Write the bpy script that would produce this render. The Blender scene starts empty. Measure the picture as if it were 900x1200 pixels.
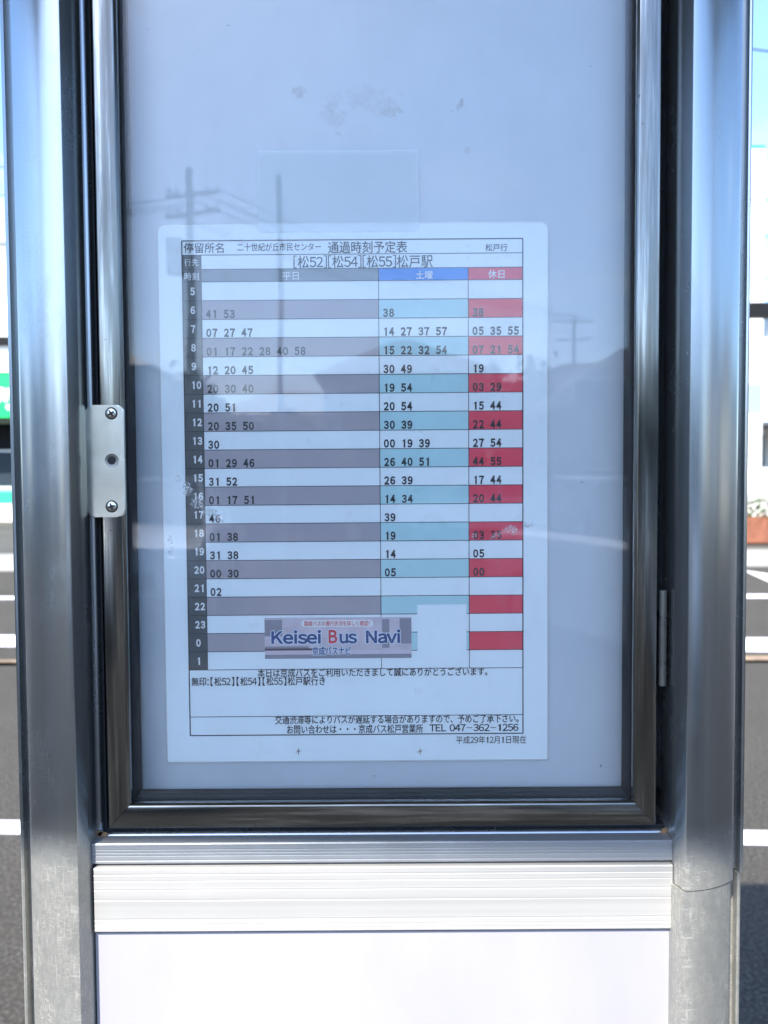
import bpy, bmesh, math, random
from mathutils import Matrix, Vector

# ------------------------------------------------------------------ camera, world, sun, exposure
scene = bpy.context.scene
R = math.radians
rng = random.Random(7)
C = scene.collection

F = 975.0                      # focal length in photo pixels (900 px wide)
PITCH, ROLL = 2.4, -0.36
CAM = Vector((0, 0, 1.5))
cam_data = bpy.data.cameras.new("camera")
cam_data.sensor_fit = 'HORIZONTAL'
cam_data.sensor_width = 36.0
cam_data.lens = 36.0 * F / 900.0
cam_data.clip_start = 0.01
cam_data.clip_end = 2000
cam = bpy.data.objects.new("camera", cam_data)
C.objects.link(cam)
CM = Matrix.Translation(CAM) @ Matrix.Rotation(R(90 - PITCH), 4, 'X') @ Matrix.Rotation(R(ROLL), 4, 'Z')
cam.matrix_world = CM
cam_data.dof.use_dof = True
cam_data.dof.focus_distance = 0.475
cam_data.dof.aperture_fstop = 15
scene.camera = cam

SUN_EL, SUN_AZ = 47.0, 24.0    # elevation; degrees to the left of straight behind the camera
sun_dir = Vector((-math.sin(R(SUN_AZ)) * math.cos(R(SUN_EL)), -math.cos(R(SUN_AZ)) * math.cos(R(SUN_EL)), math.sin(R(SUN_EL))))
world = bpy.data.worlds.new("World")
scene.world = world
world.use_nodes = True
wn = world.node_tree
sky = wn.nodes.new('ShaderNodeTexSky')
sky.sky_type = 'NISHITA'
sky.sun_disc = False
sky.sun_elevation = R(SUN_EL)
sky.sun_rotation = math.atan2(sun_dir.x, sun_dir.y)
sky.air_density = 1.0
sky.dust_density = 1.0
sky.ozone_density = 6.0
# thin bright clouds low over the horizon, all the way round
g_ = wn.nodes.new('ShaderNodeTexCoord'); mp_ = wn.nodes.new('ShaderNodeMapping'); mp_.inputs['Scale'].default_value = (1, 1, 3.4)
nz_ = wn.nodes.new('ShaderNodeTexNoise'); nz_.inputs['Scale'].default_value = 2.6; nz_.inputs['Detail'].default_value = 7; nz_.inputs['Roughness'].default_value = 0.58
rp_ = wn.nodes.new('ShaderNodeValToRGB'); rp_.color_ramp.elements[0].position = .52; rp_.color_ramp.elements[1].position = .70
sx_ = wn.nodes.new('ShaderNodeSeparateXYZ'); rz_ = wn.nodes.new('ShaderNodeValToRGB')
e_ = rz_.color_ramp.elements; e_[0].position = 0.0; e_[0].color = (.6, .6, .6, 1); e_[1].position = .42; e_[1].color = (0, 0, 0, 1)
e_.new(.20).color = (.4, .4, .4, 1)
ml_ = wn.nodes.new('ShaderNodeMath'); ml_.operation = 'MULTIPLY'
mx_ = wn.nodes.new('ShaderNodeMix'); mx_.data_type = 'RGBA'; mx_.inputs[7].default_value = (8.0, 8.8, 9.8, 1)
for a_, b_ in ((g_.outputs['Generated'], mp_.inputs[0]), (mp_.outputs[0], nz_.inputs[0]), (nz_.outputs[0], rp_.inputs[0]), (g_.outputs['Generated'], sx_.inputs[0]),
               (sx_.outputs[2], rz_.inputs[0]), (rp_.outputs[0], ml_.inputs[0]), (rz_.outputs[0], ml_.inputs[1]), (ml_.outputs[0], mx_.inputs[0]),
               (sky.outputs[0], mx_.inputs[6]), (mx_.outputs[2], wn.nodes['Background'].inputs[0])):
    wn.links.new(a_, b_)
wn.nodes['Background'].inputs[1].default_value = 0.15
sd = bpy.data.lights.new("sun", 'SUN')
sd.energy = 3.4
sd.angle = R(0.53)
sd.color = (1.0, 0.955, 0.88)
sun = bpy.data.objects.new("sun", sd)
C.objects.link(sun)
sun.rotation_euler = sun_dir.to_track_quat('Z', 'Y').to_euler()
scene.view_settings.view_transform = 'Standard'
scene.view_settings.look = 'None'
scene.view_settings.exposure = 1.9
scene.view_settings.gamma = 1.0
scene.cycles.max_bounces = 10
scene.cycles.transparent_max_bounces = 24

# ------------------------------------------------------------------ measuring helpers
RM = CM.to_3x3()
def ray(px, py):
    return RM @ Vector(((px - 450) / F, -(py - 600) / F, -1.0))
def at(px, py, Y):             # point on the upright plane at depth Y
    d = ray(px, py)
    return CAM + d * (Y / d.y)
def ground(px, py, z=0.0):
    d = ray(px, py)
    return CAM + d * ((z - CAM.z) / d.z)
def X(px, Y): return at(px, 600, Y).x
def Z(py, Y, px=450): return at(px, py, Y).z
def mir(px, py, dist):         # a point behind the camera that the glass shows at this place
    p = at(px, py, dist)
    return Vector((p.x, 0.936 - dist, p.z))

# ------------------------------------------------------------------ object helpers
def link(name, me, mat=None, parent=None, smooth=None):
    o = bpy.data.objects.new(name, me)
    C.objects.link(o)
    if mat: 
        me.materials.clear(); me.materials.append(mat)
    if parent: o.parent = parent
    return o
def sharpen(bm, ang=30):
    for f in bm.faces: f.smooth = True
    for e in bm.edges:
        if len(e.link_faces) != 2 or e.calc_face_angle(0) > R(ang): e.smooth = False
def build(name, bm, mat, parent=None, smooth=True, recalc=True):
    if recalc: bmesh.ops.recalc_face_normals(bm, faces=bm.faces)
    if smooth: sharpen(bm)
    me = bpy.data.meshes.new(name)
    bm.to_mesh(me); bm.free()
    return link(name, me, mat, parent)
def tag(o, label, cat, group=None):
    o['label'] = label; o['category'] = cat
    if group: o['group'] = group
    return o
def structure(o): o['kind'] = 'structure'; return o
def stuff(o): o['kind'] = 'stuff'; return o
def thing(name, label, cat, loc=(0, 0, 0), rz=0, group=None):
    o = bpy.data.objects.new(name, None); C.objects.link(o)
    o.location = loc; o.rotation_euler = (0, 0, rz); o.empty_display_size = 0.1
    return tag(o, label, cat, group)
def copy_tree(o, parent=None):
    c = o.copy(); C.objects.link(c); c.parent = parent
    for ch in list(o.children): copy_tree(ch, c)
    return c
def box(bm, x0, x1, y0, y1, z0, z1, bevel=0.0):
    r = bmesh.ops.create_cube(bm, size=1.0)
    vs = r['verts']
    for v in vs:
        v.co = Vector(((x0 + x1) / 2 + v.co.x * (x1 - x0), (y0 + y1) / 2 + v.co.y * (y1 - y0), (z0 + z1) / 2 + v.co.z * (z1 - z0)))
    if bevel:
        es = list({e for v in vs for e in v.link_edges})
        bmesh.ops.bevel(bm, geom=es, offset=bevel, segments=2, affect='EDGES', profile=0.5)
    return bm
def bx(name, dims, mat, parent=None, bevel=0.0):
    return build(name, box(bmesh.new(), *dims, bevel=bevel), mat, parent)
def prism(bm, pts, axis, a, b):
    """closed outline pts extruded along axis from a to b; axis z: (x,y); axis x: (y,z); axis y: (x,z)"""
    def mk(p, t):
        if axis == 'z': return (p[0], p[1], t)
        if axis == 'x': return (t, p[0], p[1])
        return (p[0], t, p[1])
    A = [bm.verts.new(mk(p, a)) for p in pts]
    B = [bm.verts.new(mk(p, b)) for p in pts]
    n = len(pts)
    for i in range(n): bm.faces.new((A[i], A[(i + 1) % n], B[(i + 1) % n], B[i]))
    bm.faces.new(A[::-1]); bm.faces.new(B)
    return bm
def cyl(bm, p, q, r, r2=None, seg=16):
    p, q = Vector(p), Vector(q); r2 = r if r2 is None else r2
    d = q - p
    rot = d.to_track_quat('Z', 'Y').to_matrix().to_4x4()
    bmesh.ops.create_cone(bm, cap_ends=True, segments=seg, radius1=r, radius2=r2, depth=d.length,
                          matrix=Matrix.Translation((p + q) / 2) @ rot)
    return bm
def sheet_outline(x0, x1, z0, z1, r, rb, n=6):
    out = []
    for cx, cz, a0, q in ((x1 - r, z1 - r, 0, r), (x0 + r, z1 - r, 90, r), (x0 + rb, z0 + rb, 180, rb), (x1 - rb, z0 + rb, 270, rb)):
        for i in range(n + 1):
            a = R(a0 + 90 * i / n)
            out.append((cx + q * math.cos(a), cz + q * math.sin(a)))
    return out
def rrect(x0, x1, z0, z1, r, n=6):
    out = []
    for cx, cz, a0 in ((x1 - r, z1 - r, 0), (x0 + r, z1 - r, 90), (x0 + r, z0 + r, 180), (x1 - r, z0 + r, 270)):
        for i in range(n + 1):
            a = R(a0 + 90 * i / n)
            out.append((cx + r * math.cos(a), cz + r * math.sin(a)))
    return out

# ------------------------------------------------------------------ materials
class NT:
    def __init__(s, name):
        s.m = bpy.data.materials.new(name); s.m.use_nodes = True
        s.t = s.m.node_tree; s.n = s.t.nodes; s.b = s.n['Principled BSDF']
        s.tc = s.n.new('ShaderNodeTexCoord')
    def L(s, a, b): s.t.links.new(a, b)
    def noise(s, scale=(1, 1, 1), size=10, detail=4, rough=0.6, dist=0.0):
        mp = s.n.new('ShaderNodeMapping'); mp.inputs['Scale'].default_value = scale
        s.L(s.tc.outputs['Object'], mp.inputs[0])
        t = s.n.new('ShaderNodeTexNoise'); t.inputs['Scale'].default_value = size
        t.inputs['Detail'].default_value = detail; t.inputs['Roughness'].default_value = rough
        t.inputs['Distortion'].default_value = dist
        s.L(mp.outputs[0], t.inputs[0]); return t.outputs[0]
    def ramp(s, src, stops):
        r = s.n.new('ShaderNodeValToRGB'); e = r.color_ramp.elements
        while len(e) < len(stops): e.new(0.5)
        for k, (p, c) in enumerate(stops):
            e[k].position = p
            e[k].color = (c, c, c, 1) if isinstance(c, (int, float)) else (*c, 1)
        s.L(src, r.inputs[0]); return r.outputs[0]
    def math(s, op, a, b=None, c=None):
        m = s.n.new('ShaderNodeMath'); m.operation = op
        for i, v in enumerate((a, b, c)):
            if v is None: continue
            if isinstance(v, (int, float)): m.inputs[i].default_value = v
            else: s.L(v, m.inputs[i])
        return m.outputs[0]
    def mix(s, f, a, b):
        m = s.n.new('ShaderNodeMix'); m.data_type = 'RGBA'
        for k, v in ((0, f), (6, a), (7, b)):
            if isinstance(v, (int, float)): m.inputs[k].default_value = v
            elif isinstance(v, tuple): m.inputs[k].default_value = (*v, 1)
            else: s.L(v, m.inputs[k])
        return m.outputs[2]
    def bump(s, h, strength=0.3, dist=0.001):
        b = s.n.new('ShaderNodeBump'); b.inputs['Strength'].default_value = strength
        b.inputs['Distance'].default_value = dist
        s.L(h, b.inputs['Height']); s.L(b.outputs[0], s.b.inputs['Normal'])
        return b.outputs[0]
    def sep(s):
        x = s.n.new('ShaderNodeSeparateXYZ'); s.L(s.tc.outputs['Object'], x.inputs[0]); return x.outputs
def simple(name, col, rough=0.5, metal=0.0, var=0.0, size=8, scale=(1, 1, 1), bump=0.0, bdist=0.002):
    k = NT(name)
    k.b.inputs['Roughness'].default_value = rough
    k.b.inputs['Metallic'].default_value = metal
    if var:
        n = k.noise(scale, size, 5)
        lo = tuple(c * (1 - var) for c in col); hi = tuple(min(1, c * (1 + var)) for c in col)
        k.L(k.ramp(n, [(0.3, lo), (0.7, hi)]), k.b.inputs['Base Color'])
        if bump: k.bump(n, bump, bdist)
    else:
        k.b.inputs['Base Color'].default_value = (*col, 1)
    return k.m

def alu(name, col, rough, stretch, scratches=False, zfade=None, metal=0.93, spread=0.12):
    k = NT(name)
    fine = k.noise(stretch, 60, 3)
    wide = k.noise(stretch, 14, 3)
    smear = k.noise((1, 1, 0.6), 22, 6, 0.65)
    c = k.ramp(wide, [(0.25, tuple(v * (1 - spread) for v in col)), (0.75, tuple(min(1, v * (1 + spread)) for v in col))])
    r = k.math('ADD', k.math('MULTIPLY', fine, 0.12), rough - 0.06)
    r = k.math('ADD', r, k.math('MULTIPLY', k.ramp(smear, [(0.5, 0.0), (0.75, 1.0)]), 0.12))
    if scratches:
        x, y, z = k.sep()
        lo, hi = zfade
        f = k.ramp(k.math('DIVIDE', k.math('SUBTRACT', hi, z), hi - lo), [(0, 0.0), (1, 1.0)])
        s1 = k.noise((1, 1, 0.10), 900, 3, 0.6, 0.8)
        s2 = k.noise((0.12, 1, 1), 800, 3, 0.6, 1.2)
        grit = k.noise((1, 1, 0.8), 260, 8, 0.8, 0.5)
        blot = k.noise((1, 1, 0.4), 40, 7, 0.75, 0.5)
        m = k.math('MAXIMUM', k.ramp(s1, [(0.54, 0.0), (0.68, 0.6)]), k.ramp(s2, [(0.55, 0.0), (0.68, 0.75)]))
        m = k.math('MULTIPLY', m, k.ramp(blot, [(0.42, 0.0), (0.62, 1.0)]))
        m = k.math('MULTIPLY', m, f)
        worn = k.math('MULTIPLY', k.ramp(k.math('ADD', k.math('MULTIPLY', blot, 0.6), k.math('MULTIPLY', grit, 0.4)), [(0.30, 0.55), (0.68, 0.95)]), f)
        dirt = k.ramp(grit, [(0.35, (0.27, 0.258, 0.225)), (0.65, (0.38, 0.363, 0.318))])
        c = k.mix(worn, c, dirt)
        c = k.mix(m, c, (0.72, 0.70, 0.64))
        r = k.math('ADD', r, k.math('MULTIPLY', worn, 0.22))
        k.L(k.math('SUBTRACT', metal, k.math('MULTIPLY', worn, 0.45)), k.b.inputs['Metallic'])
    else:
        k.b.inputs['Metallic'].default_value = metal
    # small dark knocks
    sp = k.noise((1, 1, 0.7), 160, 2)
    c = k.mix(k.ramp(sp, [(0.80, 0.0), (0.83, 0.6)]), c, (0.06, 0.06, 0.06))
    k.L(c, k.b.inputs['Base Color']); k.L(r, k.b.inputs['Roughness'])
    k.bump(k.math('ADD', fine, k.math('MULTIPLY', wide, 2.0)), 0.25, 0.00006)
    return k.m

M = {}
M['post'] = alu('post_aluminium', (0.36, 0.385, 0.395), 0.22, (3, 3, 0.05), True, (Z(1012, .45) - .12, Z(962, .45) - .12))
M['rail'] = alu('rail_aluminium', (0.39, 0.38, 0.36), 0.42, (0.05, 2, 6), metal=0.3, spread=0.20)
M['rail_dark'] = alu('mill_rail_aluminium', (0.40, 0.42, 0.44), 0.36, (0.05, 2, 6), metal=0.6, spread=0.22)
M['bead'] = alu('channel_aluminium', (0.34, 0.37, 0.40), 0.25, (1, 1, 0.1))
M['plate'] = alu('plate_aluminium', (0.56, 0.57, 0.52), 0.20, (0.3, 1, 1), metal=0.95)
M['black'] = simple('dark_gap', (0.012, 0.013, 0.015), 0.7)
M['dark_metal'] = simple('dark_hinge_metal', (0.20, 0.20, 0.19), 0.35, 0.8, 0.2, 60)
M['rust'] = simple('rust_stain', (0.20, 0.11, 0.05), 0.8, 0.0, 0.5, 90)

def steel(name, along):
    k = NT(name)
    def sc(a, b): return (a, 1, b) if along == 'z' else (b, 1, a)
    streak = k.noise(sc(1.0, 0.035), 260, 4, 0.65)
    broad = k.noise(sc(1.0, 0.05), 70, 3, 0.5)
    blot = k.noise(sc(1.0, 0.3), 38, 8, 0.75, 0.5)
    c = k.ramp(streak, [(0.3, (0.12, 0.122, 0.115)), (0.5, (0.21, 0.215, 0.205)), (0.7, (0.52, 0.52, 0.49))])
    c = k.mix(k.math('MULTIPLY', k.ramp(broad, [(0.40, 1.0), (0.55, 0.0)]), 0.5), c, (0.08, 0.08, 0.073))
    c = k.mix(k.math('MULTIPLY', k.ramp(blot, [(0.52, 0.0), (0.66, 1.0)]), 0.35), c, (0.14, 0.13, 0.10))
    dots = k.noise((1, 1, 0.6), 320, 2)
    c = k.mix(k.ramp(dots, [(0.74, 0.0), (0.78, 0.8)]), c, (0.04, 0.035, 0.03))
    k.L(c, k.b.inputs['Base Color'])
    k.b.inputs['Metallic'].default_value = 0.95
    k.L(k.math('ADD', k.math('MULTIPLY', blot, 0.16), 0.07), k.b.inputs['Roughness'])
    k.bump(k.math('ADD', streak, k.math('MULTIPLY', blot, 1.0)), 0.2, 0.0001)
    return k.m
M['steel'] = steel('stained_stainless_steel', 'z')
M['steel_h'] = steel('stained_stainless_steel_rail', 'x')

def glass():
    k = NT('case_glass')
    k.n.remove(k.b)
    tr = k.n.new('ShaderNodeBsdfTransparent'); tr.inputs[0].default_value = (0.985, 0.99, 0.99, 1)
    gl = k.n.new('ShaderNodeBsdfGlossy'); gl.inputs['Roughness'].default_value = 0.0
    fr = k.n.new('ShaderNodeFresnel'); fr.inputs['IOR'].default_value = 1.46
    df = k.n.new('ShaderNodeBsdfDiffuse'); df.inputs[0].default_value = (0.62, 0.63, 0.63, 1)
    wob = k.noise((1, 1, 1), 9, 2)
    b = k.n.new('ShaderNodeBump'); b.inputs['Strength'].default_value = 0.06; b.inputs['Distance'].default_value = 0.002
    k.L(wob, b.inputs['Height']); k.L(b.outputs[0], gl.inputs['Normal'])
    m1 = k.n.new('ShaderNodeMixShader'); k.L(fr.outputs[0], m1.inputs[0]); k.L(tr.outputs[0], m1.inputs[1]); k.L(gl.outputs[0], m1.inputs[2])
    dust = k.ramp(k.noise((1, 1, 0.5), 26, 7, 0.75), [(0.45, 0.004), (0.8, 0.03)])
    m2 = k.n.new('ShaderNodeMixShader'); k.L(dust, m2.inputs[0]); k.L(m1.outputs[0], m2.inputs[1]); k.L(df.outputs[0], m2.inputs[2])
    k.L(m2.outputs[0], k.n['Material Output'].inputs[0])
    return k.m
M['glass'] = glass()

def film(name, alpha, col=(0.85, 0.87, 0.88), gloss=0.5, lines=False, glint_stain_specks=()):
    k = NT(name); k.n.remove(k.b)
    tr = k.n.new('ShaderNodeBsdfTransparent')
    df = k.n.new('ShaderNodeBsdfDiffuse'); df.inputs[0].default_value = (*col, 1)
    gl = k.n.new('ShaderNodeBsdfGlossy'); gl.inputs['Roughness'].default_value = 0.12
    fr = k.n.new('ShaderNodeFresnel'); fr.inputs['IOR'].default_value = 1.35
    b = k.n.new('ShaderNodeBump'); b.inputs['Strength'].default_value = 0.5; b.inputs['Distance'].default_value = 0.0012
    k.L(k.noise((1, 1, 1), 30, 5, 0.6), b.inputs['Height']); k.L(b.outputs[0], gl.inputs['Normal'])
    m1 = k.n.new('ShaderNodeMixShader')
    if lines:
        w = k.noise((0.15, 1, 9), 60, 3)
        k.L(k.ramp(w, [(0.3, alpha * 0.4), (0.7, alpha * 1.4)]), m1.inputs[0])
    elif glint_stain_specks:
        # white specks painted in for sun glints and a water mark
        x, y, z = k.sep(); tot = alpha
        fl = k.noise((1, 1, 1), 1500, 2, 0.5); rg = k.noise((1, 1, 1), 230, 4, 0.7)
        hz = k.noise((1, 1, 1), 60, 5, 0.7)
        for (sx, sz, rx, rz, amt) in glint_stain_specks:
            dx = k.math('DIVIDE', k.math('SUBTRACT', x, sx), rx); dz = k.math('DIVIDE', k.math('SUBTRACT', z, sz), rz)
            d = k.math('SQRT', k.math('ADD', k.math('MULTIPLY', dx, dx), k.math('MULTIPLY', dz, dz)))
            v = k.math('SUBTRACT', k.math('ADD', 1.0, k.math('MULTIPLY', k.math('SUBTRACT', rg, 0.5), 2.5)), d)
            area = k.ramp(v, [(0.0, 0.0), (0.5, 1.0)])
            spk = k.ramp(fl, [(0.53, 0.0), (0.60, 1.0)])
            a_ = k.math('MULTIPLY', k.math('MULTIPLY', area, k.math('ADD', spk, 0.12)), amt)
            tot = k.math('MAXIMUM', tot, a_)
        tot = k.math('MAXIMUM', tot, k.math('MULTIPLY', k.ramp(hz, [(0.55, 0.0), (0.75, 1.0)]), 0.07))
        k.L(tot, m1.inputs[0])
    else: m1.inputs[0].default_value = alpha
    k.L(tr.outputs[0], m1.inputs[1]); k.L(df.outputs[0], m1.inputs[2])
    m2 = k.n.new('ShaderNodeMixShader')
    k.L(k.math('MULTIPLY', fr.outputs[0], gloss), m2.inputs[0]); k.L(m1.outputs[0], m2.inputs[1]); k.L(gl.outputs[0], m2.inputs[2])
    k.L(m2.outputs[0], k.n['Material Output'].inputs[0])
    return k.m
M['pouch_edge'] = film('laminate_edge_film', 0.62, (0.88, 0.9, 0.9))
M['tape'] = film('clear_tape_film', 0.38, (0.80, 0.90, 0.94), 0.6, False)

def board():
    k = NT('white_back_board')
    x, y, z = k.sep()
    base = k.ramp(k.noise((1, 1, 1), 7, 6), [(0.3, (0.52, 0.58, 0.635)), (0.7, (0.61, 0.665, 0.72))])
    k.L(base, k.b.inputs['Base Color'])
    c = base
    rag = k.noise((1, 1, 1), 170, 8, 0.75, 0.4)
    crumbs = k.ramp(k.noise((1, 1, 1), 420, 6, 0.8), [(0.35, 0.35), (0.62, 1.0)])
    for (px, py, rx, rz, s) in ((350, 106, .0060, .0030, .55), (352, 112, .0030, .0022, .5), (389, 124, .0070, .0045, .36), (395, 138, .0085, .0040, .34), (428, 114, .0170, .0060, .24),
                                (455, 131, .0070, .0028, .5), (440, 124, .012, .006, .2), (541, 121, .0012, .0028, .7), (537, 126, .0012, .0014, .6), (530, 130, .0016, .0012, .5),
                                (548, 176, .0016, .0022, .35), (395, 157, .004, .0014, .3), (345, 190, .012, .013, .09), (362, 236, .017, .012, .10), (412, 232, .012, .012, .10),
                                (478, 232, .014, .013, .10), (448, 215, .0012, .016, .16), (492, 222, .0012, .018, .16)):
        p = at(px, py, .487)
        dx = k.math('DIVIDE', k.math('SUBTRACT', x, p.x), rx)
        dz = k.math('DIVIDE', k.math('SUBTRACT', z, p.z), rz)
        d = k.math('SQRT', k.math('ADD', k.math('MULTIPLY', dx, dx), k.math('MULTIPLY', dz, dz)))
        v = k.math('SUBTRACT', k.math('ADD', 1.0, k.math('MULTIPLY', k.math('SUBTRACT', rag, 0.5), 5.0)), d)
        mask = k.math('MULTIPLY', k.math('MULTIPLY', k.ramp(v, [(0.0, 0.0), (0.35, 1.0)]), s), crumbs)
        c = k.mix(mask, c, (0.33, 0.33, 0.32))
    sp = k.ramp(k.noise((1, 1, 1), 190, 1), [(0.80, 0.0), (0.83, 0.7)])
    c = k.mix(sp, c, (0.2, 0.2, 0.2))
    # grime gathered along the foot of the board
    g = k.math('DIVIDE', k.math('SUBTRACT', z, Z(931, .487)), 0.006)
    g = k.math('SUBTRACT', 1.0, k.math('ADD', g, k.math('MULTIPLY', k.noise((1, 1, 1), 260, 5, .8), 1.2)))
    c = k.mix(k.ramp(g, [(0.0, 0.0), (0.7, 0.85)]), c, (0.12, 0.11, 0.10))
    k.L(c, k.b.inputs['Base Color'])
    k.b.inputs['Roughness'].default_value = 0.35
    return k.m
M['board'] = board()
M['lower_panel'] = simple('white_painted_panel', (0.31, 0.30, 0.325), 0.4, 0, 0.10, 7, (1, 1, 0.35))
M['paper'] = simple('white_paper', (0.84, 0.93, 0.97), 0.7, 0, 0.012, 30)
M['ink'] = simple('black_ink', (0.018, 0.02, 0.03), 0.8)
M['ink_blue'] = simple('navy_ink', (0.015, 0.05, 0.22), 0.7)
M['ink_red'] = simple('red_ink', (0.62, 0.03, 0.05), 0.7)
M['ink_white'] = simple('unprinted_white', (0.82, 0.85, 0.86), 0.7)
M['ink_hour'] = simple('charcoal_ink', (0.07, 0.08, 0.085), 0.7, 0, 0.15, 60)
M['ink_grey'] = simple('warm_grey_ink', (0.41, 0.38, 0.42), 0.7, 0, 0.04, 60)
M['ink_head_grey'] = simple('grey_header_ink', (0.25, 0.29, 0.32), 0.7)
M['ink_cyan'] = simple('pale_cyan_ink', (0.47, 0.73, 0.78), 0.7, 0, 0.03, 60)
M['ink_head_blue'] = simple('blue_header_ink', (0.04, 0.27, 0.76), 0.7)
M['ink_cell_red'] = simple('crimson_ink', (0.80, 0.05, 0.10), 0.7, 0, 0.05, 60)
M['ban1'] = simple('banner_mauve_ink', (0.62, 0.55, 0.62), 0.7, 0, 0.12, 90)
M['ban2'] = simple('banner_grey_ink', (0.27, 0.26, 0.32), 0.7)
M['ban3'] = simple('banner_dark_ink', (0.07, 0.04, 0.06), 0.7)
M['ban4'] = simple('banner_pale_ink', (0.66, 0.58, 0.66), 0.7)
M['outline'] = simple('pale_blue_outline_ink', (0.72, 0.84, 0.92), 0.7)
M['staple'] = simple('rusty_staple', (0.18, 0.12, 0.07), 0.6, 0.4)

# ------------------------------------------------------------------ bus stop sign stand
SX = -0.0023                                   # centre of the two posts
YF = .460                                      # face of the door frame
YB = .487                                      # back board
stand = thing('bus_stop_sign', 'aluminium bus stop stand with glazed timetable case between two curved posts', 'bus stop sign', (0, 0, 0.12))
def sp(name, bm, mat, parent=None, **kw):
    """a part of the stand, modelled in world coordinates"""
    bmesh.ops.translate(bm, vec=(0, 0, -0.12), verts=bm.verts)
    return build(name, bm, mat, parent or stand, **kw)

def post_profile(dx=0.0, side=-1):
    pts = [(-.1631, .540), (-.1631, .4486), (-.1634, .4480), (-.1658, .4408), (-.1663, .4401), (-.1672, .4400)]
    n = 22
    for i in range(1, n + 1):
        t = i / n
        pts.append((-.1672 - .0296 * t, .4400 + .0125 * t * t))
    pts += [(-.1972, .4532), (-.1974, .4545), (-.1974, .466), (-.2040, .466), (-.2040, .4620), (-.2043, .4610), (-.2052, .4605), (-.2061, .4610), (-.2064, .4625), (-.2064, .540)]
    if side > 0: pts = [(2 * SX - x, y) for x, y in pts][::-1]
    return [(x + dx, y) for x, y in pts]
ZJ = Z(1044, .440, 840)
TOP = 2.25
sp('post', prism(bmesh.new(), post_profile(), 'z', 0.125, TOP), M['post'])
sp('post', prism(bmesh.new(), post_profile(0, 1), 'z', ZJ, TOP), M['post'])
def sleeve():
    bm = prism(bmesh.new(), post_profile(-.0014, 1), 'z', 0.125, ZJ - .0007)
    return bm
s_ = sp('post_sleeve', sleeve(), M['post']); s_['label'] = 'worn lower sleeve of the right post'
# case channel: a rounded bead around the door opening, with a dark box behind
cx0, cx1 = X(105, .466), X(795, .466)
cz0, cz1 = Z(983, .466), 2.06
def bead_h(x0, x1, z0, z1, y0=.462, y1=.50):
    bm = bmesh.new()
    n = 10; pts = []
    for i in range(n + 1):
        a = math.pi * i / n
        pts.append((y0 + .003 - .003 * math.sin(a), (z0 + z1) / 2 + math.cos(a) * (z1 - z0) / 2))
    pts += [(y1, z0), (y1, z1)]
    return prism(bm, pts, 'x', x0, x1)
def bead_v(x0, x1, z0, z1, y0=.462, y1=.50):
    n = 10; pts = []
    for i in range(n + 1):
        a = math.pi * i / n
        pts.append(((x0 + x1) / 2 + math.cos(a) * (x1 - x0) / 2, y0 + .003 - .003 * math.sin(a)))
    pts += [(x0, y1), (x1, y1)]
    return prism(bmesh.new(), pts, 'z', z0, z1)
BW = .0048
BH = Z(970.5, .466) - cz0
sp('case_channel', bead_v(cx0, cx0 + BW, cz0 + BH * .55, cz1), M['bead'])
sp('case_channel', bead_v(cx1 - BW, cx1, cz0 + BH * .55, cz1), M['bead'])
sp('case_channel', bead_h(cx0 + .0012, cx1 - .0012, cz0, cz0 + BH), M['bead'])
sp('case_back', box(bmesh.new(), cx0 + .0006, cx1 - .0006, .4985, .515, cz0 + .003, cz1 - .002), M['black'])
sp('gap_shade_strip', box(bmesh.new(), cx1 - BW - .0016, cx1 - BW - .0001, .4665, .498, cz0 + BH, cz1), M['black'])  # black strips added to put shade into the gap around the door
sp('gap_shade_strip', box(bmesh.new(), cx0 + BW + .0001, cx0 + BW + .0012, .4665, .498, cz0 + BH, cz1), M['black'])
sp('gap_shade_strip', box(bmesh.new(), cx0 + BW + .0014, cx1 - BW - .0018, .4665, .498, cz0 + BH + .0001, cz0 + BH + .0012), M['black'])
# filler strips deep between the posts and the channel
sp('filler_strip', box(bmesh.new(), -.1634, cx0 - .0002, .478, .50, 1.10, TOP - .01), M['black'])
# the door: four mitred steel members
fx0, fx1 = X(119.5, YF), X(771.5, YF)
ix0, ix1 = X(146, YF), X(744.5, YF)
fz0, iz0 = Z(969, YF), Z(941, YF)
fz1, iz1 = 2.045, 2.032
def member(o0, o1, i0, i1, d=.0215):
    """outer edge o0-o1, inner edge i0-i1, all (x,z); chamfered lip along the inner edge"""
    bm = bmesh.new()
    o0, o1, i0, i1 = map(Vector, (o0, o1, i0, i1))
    rows = []
    for w, y in ((0.0, YF + d), (0.0, YF + .0006), (0.05, YF), (0.86, YF), (0.93, YF + .0005), (1.0, YF + .0018), (1.0, YF + d)):
        a = o0.lerp(i0, w); b = o1.lerp(i1, w)
        rows.append((bm.verts.new((a.x, y, a.y)), bm.verts.new((b.x, y, b.y))))
    for k in range(len(rows)):
        a, b = rows[k], rows[(k + 1) % len(rows)]
        bm.faces.new((a[0], a[1], b[1], b[0]))
    bm.faces.new([r[0] for r in rows]); bm.faces.new([r[1] for r in rows][::-1])
    return bm
g = .00012
sp('door_frame', member((fx0, fz0 + g), (fx0, fz1 - g), (ix0, iz0 + g), (ix0, iz1 - g)), M['steel'])
sp('door_frame', member((fx1, fz0 + g), (fx1, fz1 - g), (ix1, iz0 + g), (ix1, iz1 - g)), M['steel'])
sp('door_frame', member((fx0 + g, fz0), (fx1 - g, fz0), (ix0 + g, iz0), (ix1 - g, iz0)), M['steel_h'])
sp('door_frame', member((fx0 + g, fz1), (fx1 - g, fz1), (ix0 + g, iz1), (ix1 - g, iz1)), M['steel_h'])
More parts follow.
